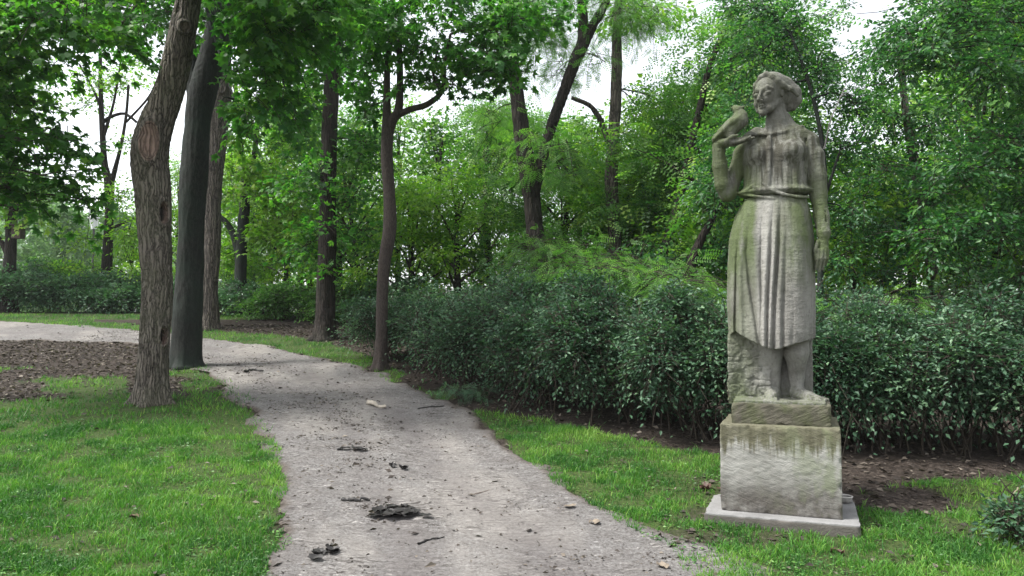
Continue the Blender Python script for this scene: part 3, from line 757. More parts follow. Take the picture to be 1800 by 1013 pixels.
def body(X, Y, Z):
    z = Z + 0 * X
    xa = np.interp(z, zr, xl); xb = np.interp(z, zr, xr_); b_ = np.interp(z, zr, bd); c_ = np.interp(z, zr, yc)
    cx_ = (xa + xb) / 2; a_ = (xb - xa) / 2
    u = (X - cx_) / a_; v = (Y - c_) / b_
    q = (np.abs(u) ** 2.35 + np.abs(v) ** 2.35) ** (1 / 2.35)
    d = (q - 1) * np.minimum(a_, b_) * .9
    front = sstep(.25, -.45, v)
    disp = 0
    fade = sstep(z_belt + .01, z_belt - .12, z)
    for (zz, xx), am, wd in FL:
        x0 = np.interp(z, zz, xx); grow = sstep(zz[-1] + .03, zz[-1] - .55, z)
        disp = disp + am * (.15 + .85 * grow) * gau((X - x0) / wd)
    disp = disp * fade * front
    up = sstep(z_belt + .005, z_belt + .03, z) * sstep(lz(285), lz(310), z)
    for (zz, xx), am, wd in WLINES:
        disp = disp + am * gau((X - np.interp(z, zz, xx)) / wd) * front * up * .55
    back = 1 - front
    th = np.arctan2(Y - c_, X - cx_)
    disp = disp + .014 * np.sin(th * 17 + z * 2) * fade * back
    # belt groove, overhanging blouse
    disp = disp - .018 * gau((z - z_belt) / .008) + .018 * gau((z - lz(338)) / .022)
    # thigh of the forward leg
    tx = lx(1402, 480, -.2); disp = disp + .030 * gau((X - tx) / .085) * gau((z - lz(470)) / .42) * front * fade
    disp = disp + .006 * np.sin(z * 75 + np.sin(X * 40) * 2) * 0
    d = d - disp
    hem = np.interp(X + 0 * z, hx, hz)
    hem = np.where(Y > .05, hem * .9 + .03, hem)
    d = np.maximum(d, hem - z)
    return np.maximum(d, z - lz(225))
S.op((-.5, -.33, .3), (.4, .33, 2.25), body, .01)
# legs and feet
def q(px, py, y=0.): return L2(px, py, y)
S.chain([q(1357, 560, -.02), q(1356, 625, -.03), q(1359, 668, .0), q(1360, 690, .01)], [.10, .082, .052, .05], .02)
S.chain([q(1400, 560, -.02), q(1400, 620, -.03), q(1400, 662, .02), q(1401, 688, .02)], [.10, .088, .056, .052], .02)
S.chain([q(1358, 694, .0), q(1355, 697, -.14), q(1354, 701, -.22)], [.055, .043, .028], .03)
S.chain([q(1402, 692, .01), q(1420, 698, -.10), q(1440, 702, -.15)], [.055, .042, .026], .03)
S.chain([q(1404, 694, -.05), q(1424, 703, -.15)], [.04, .024], .02)
for i in range(5):
    S.cap(q(1347 + i * 4.2, 701, -.21), q(1345.5 + i * 4.6, 703, -.255 + abs(i - 3) * .008), .012, .011, .004)
    S.cap(q(1432 + i * 3.4, 703 - .5 * i, -.20 + i * .025), q(1438 + i * 4.3, 704.5 - .5 * i, -.215 + i * .028), .011, .010, .004)
for (a, b_) in ((q(1352, 690, -.06), q(1347, 699, -.16)), (q(1352, 690, -.06), q(1363, 699, -.16)), (q(1403, 688, -.04), q(1424, 697, -.14)), (q(1412, 690, -.02), q(1428, 698, -.13))):
    S.cap(a + [0, -.03, .02], b_ + [0, -.01, .012], .008, .008, .006)
# the rough stump that carries her (behind and beside the legs)
def stump(X, Y, Z):
    z = Z + 0 * X
    xa = np.interp(z, [-.05, .1, .5, .6], [-.375, -.385, -.375, -.36]); xb = np.interp(z, [-.05, .05, .25, .6], [.16, .0, -.02, .10])
    xb = np.where(Y > .06, .24, xb - .05)
    cx_ = (xa + xb) / 2
    d = np.maximum(np.maximum(np.abs(X - cx_) - (xb - xa) / 2, np.abs(Y - .10) - .20 - .03 * np.sin(X * 9)), z - .56)
    n = vn(X * 26, Y * 26, z * 16, 51) - .5 + .6 * (vn(X * 60, Y * 60, z * 60, 52) - .5)
    n2 = np.abs(vn(X * 9 + 1, Y * 9, z * 22, 53) - .5)
    return d - .016 * n + .008 * sstep(.10, 0, n2)
S.op((-.42, -.16, -.02), (.3, .34, .58), stump, .02)
# rough sole of rock on the block
S.op((-.34, -.3, -.03), (.38, .3, .03), lambda X, Y, Z: np.maximum(np.maximum(np.abs(X - .0) - .325, np.abs(Y - .01) - .30), Z - .012 - .014 * (vn(X * 12, Y * 12, 0, 54))), .012)
# breasts, shoulders, neck
S.ell(q(1330, 270, -.098), (.080, .080, .072), .07); S.ell(q(1391, 266, -.098), (.084, .084, .074), .07)
S.ell(q(1392, 264, -.165), (.008, .010, .008), .02)
S.cap(q(1330, 245, .02), q(1404, 238, .02), .062, .066, .05)
S.chain([q(1364, 190, .05), q(1365, 215, .03), q(1366, 236, .03)], [.076, .076, .095], .03)
S.chain([q(1382, 205, .04), q(1392, 226, .03)], [.03, .045], .03)
# placket down the breast, collar edge, sash
S.chain([q(1352, 243, -.10), q(1352, 262, -.135), q(1351, 300, -.14), q(1350, 330, -.148)], [.019, .020, .021, .020], .008)
S.chain([q(1357, 243, -.10), q(1357.5, 262, -.15), q(1356.5, 300, -.158), q(1355, 328, -.165)], [.005, .005, .005, .004], .006, 's')
S.chain([q(1308, 240, -.12), q(1325, 236, -.085), q(1352, 237, -.085), q(1380, 232, -.07), q(1409, 223, -.02), q(1412, 224, .06)], [.012, .013, .013, .013, .014, .014], .01)
S.chain([q(1309, 241, -.12), q(1318, 238, -.06), q(1330, 232, -.0)], [.010, .03, .04], .02)
S.chain([q(1341, 322, -.155), q(1352, 333, -.165), q(1375, 341, -.16), q(1400, 346, -.14), q(1420, 347, -.08)], [.008, .012, .013, .013, .012], .008)
S.chain([q(1304, 342, -.08), q(1325, 345, -.145), q(1352, 348, -.15), q(1395, 352, -.13)], [.010, .012, .012, .010], .008)
S.chain([q(1312, 335, -.12), q(1322, 328, -.14), q(1332, 332, -.155)], [.012, .014, .008], .012)
# her left arm, hanging
S.cap(q(1400, 240, .02), q(1424, 247, .03), .064, .064, .03)
S.chain([q(1421, 252, .03), q(1431, 275, .03), q(1436, 310, .03), q(1439, 342, .03)], [.074, .073, .070, .064], .02)
S.chain([q(1438, 342, .03), q(1444, 380, .0), q(1448, 410, -.03), q(1448, 424, -.035)], [.060, .055, .048, .036], .02)
S.chain([q(1418, 238, -.03), q(1412, 270, -.09), q(1415, 305, -.06)], [.006, .006, .004], .008, 's')
for (xa_, ya_, xb_, yb_, dy_) in ((1428, 300, 1434, 372, -.04), (1441, 318, 1438, 350, -.045), (1436, 352, 1450, 346, -.04), (1438, 362, 1452, 358, -.045), (1440, 380, 1444, 412, -.06), (1450, 372, 1453, 405, -.04)):
    S.chain([q(xa_, ya_, dy_), q((xa_ + xb_) / 2, (ya_ + yb_) / 2, dy_ - .006), q(xb_, yb_, dy_)], [.003, .006, .003], .012, 's')
for (xa_, ya_, xb_, yb_) in ((1262, 290, 1270, 335), (1272, 300, 1282, 345), (1266, 320, 1278, 352)):
    S.chain([q(xa_, ya_, -.16), q((xa_ + xb_) / 2, (ya_ + yb_) / 2, -.14), q(xb_, yb_, -.115)], [.003, .006, .003], .012, 's')
S.ell(q(1446, 438, -.04), (.044, .032, .072), .02)
for i, (x0, x1, y0, ln) in enumerate(((1439, 1434, -.075, 474), (1445, 1440, -.070, 477), (1450.5, 1446, -.055, 474), (1455, 1451, -.035, 466))):
    S.chain([q(x0, 440, y0), q(x0 - 1, 455, y0 - .012), q(x1, ln, y0 + .005)], [.014, .0135, .0105], .005)
S.chain([q(1438, 424, -.06), q(1433, 440, -.085), q(1434, 456, -.08)], [.016, .014, .011], .008)
S.chain([q(1433, 452, -.03), q(1430, 480, -.03), q(1428, 520, -.04)], [.012, .010, .004], .01)
# her right arm, raised
S.chain([q(1318, 252, .03), q(1303, 270, .03), q(1293, 305, .0), q(1284, 338, -.05)], [.062, .060, .060, .056], .02)
S.chain([q(1277, 342, -.06), q(1271, 325, -.085), q(1265, 292, -.11), q(1263, 266, -.13)], [.060, .062, .056, .050], .02)
S.ell(q(1280, 342, -.05), (.055, .05, .055), .02)
S.chain([q(1261, 256, -.14), q(1268, 252, -.16), q(1286, 250, -.17)], [.040, .034, .026], .02)
S.ell(q(1282, 250, -.17), (.075, .050, .034), .02)
S.cap(q(1292, 249, -.17), q(1318, 243, -.17), .034, .018, .02)
for i, (x1, z1, y0) in enumerate(((1319, 240, -.205), (1325, 242, -.182), (1321, 244, -.160), (1313, 247, -.138))):
    S.chain([q(1292, 250, y0), q(1306, 247 + i * .6, y0), q(x1, z1, y0)], [.015, .014, .010], .005)
S.chain([q(1277, 247, -.205), q(1288, 240, -.225), q(1297, 238, -.215)], [.017, .014, .010], .008)
# --- head (own frame, turned to her right)
hc = q(1353, 166, .0); ya = math.radians(27)
fv = np.array([-math.sin(ya), -math.cos(ya), 0]); rv = np.array([math.cos(ya), -math.sin(ya), 0]); uv = np.array([0.03, 0, 1.])
def H(x, y, z): return hc + rv * x - fv * y + uv * z      # y positive = towards the back of the head
Rh = np.array([rv, -fv, [0, 0, 1]])
S.ell(H(0, .02, .055), (.104, .132, .125), .02, R=Rh)
S.ell(H(0, -.036, -.020), (.088, .094, .118), .03, R=Rh)
S.chain([H(-.062, .0, -.085), H(-.032, -.062, -.132), H(0, -.092, -.162), H(.032, -.062, -.132), H(.062, .0, -.085)], [.030, .024, .019, .024, .030], .03)
S.ell(H(0, -.068, .045), (.082, .058, .072), .02, R=Rh)
for sg in (-1, 1):
    S.ell(H(sg * .048, -.150, -.014), (.031, .036, .024), .022, 's', R=Rh)
    S.ell(H(sg * .047, -.108, -.018), (.026, .022, .0165), .003, R=Rh)
    S.chain([H(sg * .021, -.124, -.007), H(sg * .046, -.127, .0015), H(sg * .072, -.102, -.010)], [.003, .0045, .003], .003)
    S.chain([H(sg * .023, -.120, -.030), H(sg * .046, -.122, -.036), H(sg * .070, -.100, -.027)], [.003, .0035, .003], .003)
    S.chain([H(sg * .014, -.130, .010), H(sg * .046, -.126, .024), H(sg * .080, -.094, .010)], [.005, .005, .004], .022)
    S.ell(H(sg * .015, -.146, -.082), (.011, .014, .009), .006, R=Rh)
S.chain([H(0, -.126, .012), H(0, -.150, -.035), H(0, -.172, -.076)], [.012, .010, .0135], .007)
S.ell(H(0, -.168, -.096), (.020, .013, .006), .004, 's', R=Rh)
S.chain([H(-.030, -.108, -.124), H(-.012, -.128, -.110), H(0, -.129, -.1115), H(.012, -.128, -.110), H(.030, -.108, -.124)], [.003, .007, .0065, .007, .003], .006)
S.chain([H(-.024, -.108, -.130), H(0, -.124, -.130), H(.024, -.108, -.130)], [.004, .009, .004], .006)
S.chain([H(-.030, -.112, -.129), H(0, -.1365, -.119), H(.030, -.112, -.129)], [.0015, .002, .0015], .002, 's')
S.ell(H(0, -.132, -.146), (.022, .012, .007), .01, 's', R=Rh)
S.ell(H(0, -.100, -.168), (.026, .024, .020), .025, R=Rh)
S.ell(H(.100, .012, -.005), (.014, .026, .038), .01, R=Rh)
Vb, Fb = S.nets()
def stone_relief(V, n_amp=.0022):
    x, y, z = V.T
    a = fbm(x * 34, y * 34, z * 34, 3, 71) - .5
    tool = vn(x * 22, y * 22, z * 130, 72) - .5
    return a * n_amp * 2 + tool * n_amp * 1.3 + (fbm(x * 15, y * 15, z * 15, 2, 74) - .5) * n_amp * 2.4
def vnorm(V, Fq):
    n = np.zeros_like(V); a, b_, c, d = V[Fq[:, 0]], V[Fq[:, 1]], V[Fq[:, 2]], V[Fq[:, 3]]
    fn = np.cross(c - a, d - b_)
    for i in range(4):
        for j in range(3): n[:, j] += np.bincount(Fq[:, i], fn[:, j], len(V))
    return n / (np.linalg.norm(n, axis=1)[:, None] + 1e-12)
face_z = q(1350, 212)[2]
nb = vnorm(Vb, Fb)
amp = np.where((Vb[:, 2] > face_z), .06, .8)
Vb = Vb + nb * (stone_relief(Vb) * amp)[:, None]

# hair, its own carved piece (finer): a smooth cap, flaring out behind like a scarf in the wind
Hs = SDF(hc - [.22, .22, .24], hc + [.32, .30, .22], .0048)
Hs.ell(H(0, .032, .050), (.114, .145, .134), .02, R=Rh)
Hs.ell(H(.03, .08, -.02), (.085, .09, .12), .05, R=Rh)
Hs.cap(q(1366, 150, .06), q(1386, 166, .11), .082, .072, .04)
Hs.cap(q(1388, 166, .11), q(1384, 186, .11), .070, .050, .03)
Hs.chain([q(1384, 146, .07), q(1399, 162, .09), q(1403, 177, .10), q(1395, 190, .11)], [.040, .030, .022, .02], .04)
# cut away the face and hollow the flare
def facecut(X, Y, Z):
    x = (X - hc[0]) * rv[0] + (Y - hc[1]) * rv[1]; y = (X - hc[0]) * -fv[0] + (Y - hc[1]) * -fv[1]; z = Z - hc[2] + .045 + 0 * X
    zz = np.where(z > 0, z / .150, z / .24)
    xx = np.where(x > 0, x / .088, x / .094)
    return (np.sqrt(xx ** 2 + zz ** 2) - 1) * .09 + np.maximum(0, y + .035) * 1.1
Hs.op(hc - .3, hc + .3, facecut, .012, 's')
Hs.ell(q(1384, 190, -.02), (.040, .085, .055), .03, 's')
Hs.ell(q(1377, 172, -.075), (.014, .05, .06), .03, 's')
# the thick front edge, and a few long shallow strands
Hs.chain([H(-.088, -.030, -.13), H(-.097, -.040, -.07), H(-.099, -.055, .01), H(-.080, -.082, .070), H(-.025, -.098, .124), H(.02, -.090, .145)], [.010, .011, .012, .013, .013, .014], .03)
Hs.chain([H(.02, -.092, .140), H(.060, -.076, .112), H(.092, -.046, .076), H(.118, -.01, .048), H(.158, .04, .015), H(.184, .10, -.03)], [.012, .013, .015, .016, .016, .014], .03)
for i in range(5):
    t = i / 4
    if i % 2: continue
    Hs.chain([H(-.03 + .05 * t, -.075 + .12 * t, .168 - .012 * t), H(.055 + .03 * t, -.05 + .12 * t, .155 - .01 * t), H(.13, .0 + .1 * t, .11 - .03 * t), H(.190, .07 + .08 * t, .03)], [.002, .003, .003, .002], .012, 's')
Vh, Fh = Hs.nets(); Vh = Vh + vnorm(Vh, Fh) * stone_relief(Vh, .0005)[:, None]

# the bird on her hand
Bs = SDF(q(1248, 256, -.28) - [0, 0, .03], q(1320, 180, -.02), .0045)
Bd = lambda px, py, y: q(px, py, y)
yb = -.16
Bs.chain([Bd(1270, 233, yb), Bd(1286, 224, yb), Bd(1300, 212, yb), Bd(1303, 203, yb)], [.038, .060, .060, .044], .03)
Bs.chain([Bd(1302, 204, yb), Bd(1297, 195, yb - .005)], [.040, .031], .02)
Bs.ell(Bd(1296, 192, yb - .005), (.034, .030, .026), .012)
Bs.chain([Bd(1300, 190, yb - .005), Bd(1309, 187.5, yb - .01)], [.016, .006], .01)
Bs.chain([Bd(1292, 188, yb), Bd(1286, 190, yb)], [.016, .008], .01)
Bs.chain([Bd(1272, 233, yb), Bd(1260, 242, yb), Bd(1251, 249, yb)], [.042, .028, .014], .02)
Bs.chain([Bd(1300, 206, yb - .054), Bd(1288, 214, yb - .058), Bd(1272, 229, yb - .046), Bd(1256, 244, yb - .024)], [.014, .026, .020, .010], .006)
Bs.chain([Bd(1300, 206, yb + .054), Bd(1288, 214, yb + .058), Bd(1272, 229, yb + .046), Bd(1256, 244, yb + .024)], [.014, .026, .020, .010], .006)
Bs.chain([Bd(1301, 212, yb - .072), Bd(1287, 227, yb - .077), Bd(1270, 241, yb - .07)], [.005, .006, .005], .004, 's')
Bs.chain([Bd(1280, 224, yb - .098), Bd(1262, 240, yb - .06)], [.003, .003], .003, 's')
Bs.chain([Bd(1284, 232, yb - .02), Bd(1286, 247, yb - .02)], [.045, .03], .02)
Vd, Fd = Bs.nets(); Vd = Vd + vnorm(Vd, Fd) * stone_relief(Vd, .0007)[:, None]

# --- stone material: pale sandstone, moss, rain streaks (object space of the statue root)
ms, nt, b = mat('weathered_sandstone')
tc = nt.nodes.new('ShaderNodeTexCoord'); OB = tc.outputs['Object']
sx = nt.nodes.new('ShaderNodeSeparateXYZ'); nt.links.new(OB, sx.inputs[0]); Xo, Yo, Zo = sx.outputs
n_big = noise(nt, 3.2, 5, .6, OB); n_fine = noise(nt, 60, 5, .7, OB); n_str = noise(nt, 16, 5, .65, OB, stretch=(1.5, 1.5, .10)); n_pit = noise(nt, 150, 3, .6, OB)
c = ramp(nt, n_big, [(.3, (.15, .15, .134)), (.5, (.235, .233, .212)), (.7, (.34, .336, .31))])
c = mixc(nt, mrange(nt, n_fine, .35, .7, 0, .35), c, (.075, .066, .054))
# dark soot streaks, strongest on the upper body and under ledges
def band(z0, z1, f0, f1):
    m = N(nt, 'MapRange'); nt.links.new(Zo, m.inputs[0]); m.interpolation_type = 'SMOOTHSTEP'
    for i, x in enumerate((z0, z1, f0, f1)): m.inputs[i + 1].default_value = x
    return m.outputs[0]
upper = band(1.1, 2.0, .30, 1.)
st = math_(nt, 'MULTIPLY', math_(nt, 'MULTIPLY', mrange(nt, n_str, .42, .56, .12, .95), band(2.10, 2.2, 1, .45)), upper)
c = mixc(nt, st, c, (.036, .031, .026))
c = mixc(nt, mrange(nt, noise(nt, 2.4, 3, .5, OB), .46, .66, 0, .45), c, (.055, .048, .038))
# green algae: hips and waist, edges
gz = math_(nt, 'MULTIPLY', band(.75, 1.25, 0, 1), band(1.35, 1.95, 1., .35))
gn = mrange(nt, noise(nt, 7, 4, .6, OB, stretch=(1, 1, .35)), .34, .54, .15, 1)
gx_ = noise(nt, 2.2, 2, .5, OB, stretch=(1, 1, .3))
gf = math_(nt, 'MULTIPLY', math_(nt, 'MULTIPLY', gn, mrange(nt, gx_, .34, .50, .3, 1)), gz)
gl = mrange(nt, Xo, -.05, -.30, 0, .5); gf = math_(nt, 'MINIMUM', math_(nt, 'ADD', gf, math_(nt, 'MULTIPLY', gl, gn)), .80)
pan = N(nt, 'MapRange'); nt.links.new(math_(nt, 'ABSOLUTE', math_(nt, 'ADD', Xo, .075)), pan.inputs[0]); pan.interpolation_type = 'SMOOTHSTEP'
for i, x in enumerate((.10, .035, 0, .75)): pan.inputs[i + 1].default_value = x
pan2 = math_(nt, 'MULTIPLY', math_(nt, 'MULTIPLY', pan.outputs[0], band(1.60, 1.54, 0, 1)), band(.35, .6, .3, 1))
gf = math_(nt, 'MULTIPLY', gf, math_(nt, 'SUBTRACT', 1.0, pan2))
c = mixc(nt, math_(nt, 'MULTIPLY', pan2, mrange(nt, n_fine, .2, .6, .4, 1)), c, (.34, .33, .305))
lowp = math_(nt, 'MULTIPLY', math_(nt, 'MULTIPLY', band(1.15, .85, 0, .5), band(.25, .45, 0, 1)), mrange(nt, n_big, .35, .6, .2, 1))
c = mixc(nt, lowp, c, (.26, .25, .225))
c = mixc(nt, gf, c, (.068, .098, .026))
c = mixc(nt, math_(nt, 'MULTIPLY', band(1.5, 1.75, 0, .28), mrange(nt, n_big, .3, .6, .4, 1)), c, (.07, .068, .055))
c = mixc(nt, mrange(nt, noise(nt, 38, 4, .75, OB, stretch=(1, 1, .5)), .56, .70, 0, .55), c, (.045, .042, .034))
low = math_(nt, 'MULTIPLY', band(.16, .0, 0, .7), mrange(nt, n_fine, .40, .6, 0, 1)); c = mixc(nt, low, c, (.075, .10, .032))
nt.links.new(c, b.inputs['Base Color']); b.inputs['Roughness'].default_value = .88; b.inputs['Specular IOR Level'].default_value = .3
bp = bump(nt, b, n_fine, .008, .9); bp = bump(nt, b, n_str, .010, .5, bp); bump(nt, b, noise(nt, 26, 4, .7, OB, stretch=(1, 1, 2.2)), .010, .6, bp)

def blockmat(name, kind):
    m, nt, b = mat(name)
    tc = nt.nodes.new('ShaderNodeTexCoord'); OB = tc.outputs['Object']
    sx = nt.nodes.new('ShaderNodeSeparateXYZ'); nt.links.new(OB, sx.inputs[0]); Xo, Yo, Zo = sx.outputs
    def band(z0, z1, f0, f1):
        mm = N(nt, 'MapRange'); nt.links.new(Zo, mm.inputs[0]); mm.interpolation_type = 'SMOOTHSTEP'
        for i, x in enumerate((z0, z1, f0, f1)): mm.inputs[i + 1].default_value = x
        return mm.outputs[0]
    rot = {'block': (0, math.radians(22), 0), 'pedestal': (0, math.radians(-18), 0), 'plinth': (0, 0, .3)}[kind]
    tool = noise(nt, 55, 4, .6, OB, stretch=(.16, 1, 1.), rot=rot, dist=.5)
    n_big = noise(nt, 4, 4, .6, OB); n_f = noise(nt, 90, 4, .7, OB); blot = noise(nt, 6.5, 4, .6, OB, stretch=(1, 1, .6))
    if kind == 'plinth':
        c = ramp(nt, n_big, [(.3, (.17, .168, .165)), (.7, (.27, .267, .262))])
        c = mixc(nt, mrange(nt, n_f, .5, .75, 0, .5), c, (.10, .09, .08))
        c = mixc(nt, math_(nt, 'MULTIPLY', band(.156, .142, 0, .8), 1.), c, (.075, .064, .052))  # sides coloured darker than the top: their shade is painted in
    elif kind == 'block':
        c = ramp(nt, n_big, [(.3, (.075, .07, .052)), (.7, (.155, .143, .112))])
        c = mixc(nt, mrange(nt, tool, .45, .65, 0, .5), c, (.035, .032, .025))
        c = mixc(nt, mrange(nt, blot, .42, .6, 0, .65), c, (.06, .072, .028))
    else:
        c = ramp(nt, n_big, [(.3, (.22, .217, .195)), (.7, (.35, .345, .318))])
        lowd = math_(nt, 'MULTIPLY', band(.02, -.26, 0, 1.), mrange(nt, blot, .36, .52, .35, .9))
        c = mixc(nt, lowd, c, (.070, .060, .053))
        drip = noise(nt, 20, 4, .6, OB, stretch=(1.3, 1.3, .16))
        dz = math_(nt, 'ADD', Zo, mrange(nt, drip, .3, .7, -.07, .07))
        mm = N(nt, 'MapRange'); nt.links.new(dz, mm.inputs[0]); mm.interpolation_type = 'SMOOTHSTEP'
        for i, x in enumerate((.10, .20, 0, .85)): mm.inputs[i + 1].default_value = x
        c = mixc(nt, mm.outputs[0], c, (.105, .10, .055))
        c = mixc(nt, math_(nt, 'MULTIPLY', mm.outputs[0], mrange(nt, drip, .45, .65, 0, .6)), c, (.045, .042, .02))
        c = mixc(nt, math_(nt, 'MULTIPLY', mrange(nt, blot, .5, .62, 0, .5), mrange(nt, Xo, -.2, .3, 0, 1)), c, (.15, .18, .09))
        c = mixc(nt, mrange(nt, tool, .5, .72, 0, .35), c, (.07, .06, .05))
    nt.links.new(c, b.inputs['Base Color']); b.inputs['Roughness'].default_value = .9; b.inputs['Specular IOR Level'].default_value = .25
    bp = bump(nt, b, tool, .012 if kind == 'block' else .007, .8); bump(nt, b, n_f, .006, .7, bp)
    return m
def stoneblock(name, sx_, sy_, z0, z1, m, parent, n=(44, 30), bev=.012, wear=.008, seed=0, off=(0, 0), pit=0.):
    """a box with rounded, chipped edges: dense grid on every side"""
    mb = MB()
    hx_, hy_, hz_ = sx_ / 2, sy_ / 2, (z1 - z0) / 2
    def sidegrid(u, v, fn):
        U, V_ = np.meshgrid(np.linspace(-1, 1, u), np.linspace(-1, 1, v))
        P = fn(U, V_); I = (np.arange(v - 1)[:, None] * u + np.arange(u - 1)[None])
        mb.add(P.reshape(-1, 3), np.stack([I, I + 1, I + u + 1, I + u], -1).reshape(-1, 4))
    a, c_ = n
    O = lambda x, y, z: np.stack([x + 0 * y + 0 * z, y + 0 * x + 0 * z, z + 0 * x + 0 * y], -1)
    sidegrid(a, c_, lambda U, V_: O(U, -1 + 0 * U, V_)); sidegrid(a, c_, lambda U, V_: O(-U, 1 + 0 * U, V_))
    sidegrid(a, c_, lambda U, V_: O(1 + 0 * U, U, V_)); sidegrid(a, c_, lambda U, V_: O(-1 + 0 * U, -U, V_))
    sidegrid(a, a, lambda U, V_: O(U, V_, 1 + 0 * U)); sidegrid(a, a, lambda U, V_: O(U, -V_, -1 + 0 * U))
    V = np.concatenate(mb.v); H_ = np.array([hx_, hy_, hz_])
    P = V * H_
    q_ = np.clip(P, -(H_ - bev), H_ - bev); dlt = P - q_; ln = np.linalg.norm(dlt, axis=1)[:, None]
    nn = np.where(ln > 1e-9, dlt / np.maximum(ln, 1e-9), 0)
    P = q_ + nn * np.minimum(ln, bev)
    ed = np.sort(H_ - np.abs(P), axis=1)[:, 1]           # distance to the second-nearest face: 0 on edges
    x, y, z = (P + [0, 0, seed * 3.]).T
    chip = sstep(.52, .72, fbm(x * 11, y * 11, z * 11, 3, 80 + seed)) * sstep(.03, 0, ed) * wear * 2.2
    rel = (fbm(x * 9, y * 9, z * 9, 3, 81) - .5) * wear * .8
    if pit: rel = rel + (vn(x * 24 + z * 9, y * 30, z * 62 - x * 20, 83) - .5) * pit
    P = P + nn * (rel - chip)[:, None]
    P = P + [off[0], off[1], (z0 + z1) / 2]
    mb.v = [P]
    o = mb.build(name, m, parent, True)
    return o
stat = thing('stone_statue', 'weathered sandstone statue of a standing woman in a long dress holding a bird', 'statue', (SC0[0], SC0[1], ZB), rz=-YAW)
me = mesh('figure', Vb, Fb, attrs={'rnd': np.zeros(len(Vb))}, smooth=True, mat=ms); link('figure', me, stat)
me = mesh('hair', Vh, Fh, smooth=True, mat=ms); link('hair', me, stat)
me = mesh('bird', Vd, Fd, smooth=True, mat=ms); link('bird', me, stat, label='small carved stone dove sitting on her raised hand')
zp = .838 - ZB
gz0 = float(terr(1.9, 5.5)) - ZB
stoneblock('base_block', .70, .62, zp - .002, .0, blockmat('tooled_mossy_sandstone', 'block'), stat, (60, 18), .007, .006, 1, off=(.01, .0), pit=.006)
pd = stoneblock('pedestal', .835, .80, -.325, .3, blockmat('tooled_pale_sandstone', 'pedestal'), stat, (90, 70), .008, .006, 2, pit=.004)
pz0, pz1 = gz0 + .085, zp
pd.scale.z = (pz1 - pz0) / .625; pd.location = (.0, 0, (pz0 + pz1) / 2 + .0125 * pd.scale.z)
pl = stoneblock('plinth', 1.055, 1.06, 0, .16, blockmat('grey_plinth_stone', 'plinth'), stat, (60, 12), .008, .006, 3); pl.location = (.0, -.0, gz0 - .075)

# ================================================================== TREES
def gd(px, py): return float(ground_at(px, py)[1])
d1, d2, d3, d4, d5 = gd(268, 708), gd(325, 645), gd(366, 578), gd(571, 597), gd(668, 650)
print('depths', d1, d2, d3, d4, d5)
# the gnarled tree in the lawn
tree('maple_tree', 'gnarled furrowed maple trunk leaning right, with a big oval scar, nearest on the lawn', 'tree',
     [[(267, 708, d1, 27), (270, 640, d1, 24.5), (274, 560, d1, 24), (276, 480, d1, 24), (272, 400, d1, 26), (268, 330, d1, 29), (262, 270, d1, 31), (276, 215, d1, 28), (297, 160, d1, 24), (312, 100, d1, 22.5), (322, 50, d1, 21), (332, 0, d1, 20), (345, -90, d1 - .1, 18), (350, -220, d1 - .2, 16)],
      [(345, -90, d1, 16), (300, -200, d1 - .5, 12), (230, -300, d1 - 1, 8)]],
     BK_GN,
     [(120, 25, 8.6, 130, 42, .8), (190, 70, 9.0, 60, 20, .4), (300, -130, 8.4, 200, 60, 1.0), (30, 60, 8.8, 90, 40, .7), (215, 45, 10.8, 60, 30, .5), (20, -10, 9.2, 150, 40, .8), (-140, 20, 8.6, 120, 70, .8), (450, -80, 8.2, 140, 60, .9)],
     'maple', 'mapledk', .13, nl=11, L=.6, dens=.8, k=110, rstep=.016, flare=1.05, furrow=.018, fz=3.2, amin=5.6, above=True,
     feats=[(256, 243, d1 - .35, .13, .27, 'scar'), (326, 48, d1 - .2, .07, .08, 'knot'), (297, 372, d1 - .2, .045, .16, 'hole'), (298, 592, d1 - .2, .035, .13, 'hole')])
tree('maple_tree', 'dark smooth-barked trunk forking near the top, just behind the gnarled one', 'tree',
     [[(326, 642, d2, 23), (329, 570, d2, 24), (333, 500, d2, 22.5), (336, 400, d2, 21), (342, 300, d2, 22), (347, 220, d2, 21), (354, 175, d2, 23), (368, 120, d2, 22), (379, 70, d2, 20), (388, 0, d2, 18), (400, -120, d2, 14), (420, -260, d2, 9)],
      [(350, 180, d2, 17), (338, 130, d2 + .05, 13), (330, 60, d2 + .1, 12), (315, -40, d2 + .3, 10), (270, -180, d2 + .6, 7)]],
     BK_DK,
     [(455, 150, 9.6, 70, 70, .7), (500, 60, 9.8, 110, 60, .9), (470, 40, 9.2, 76, 50, .7), (560, 30, 9.6, 60, 50, .8), (480, -60, 9.8, 160, 60, 1.2), (440, 215, 9.9, 42, 40, .4), (520, 190, 10.2, 40, 40, .5), (350, -40, 11.3, 120, 60, 1.0), (610, -30, 10, 90, 50, 1.)],
     'maple', 'maple', .135, nl=12, L=.6, dens=.75, k=56, rstep=.03, flare=1.05, furrow=.012, fz=3., amin=6.2, above=True)
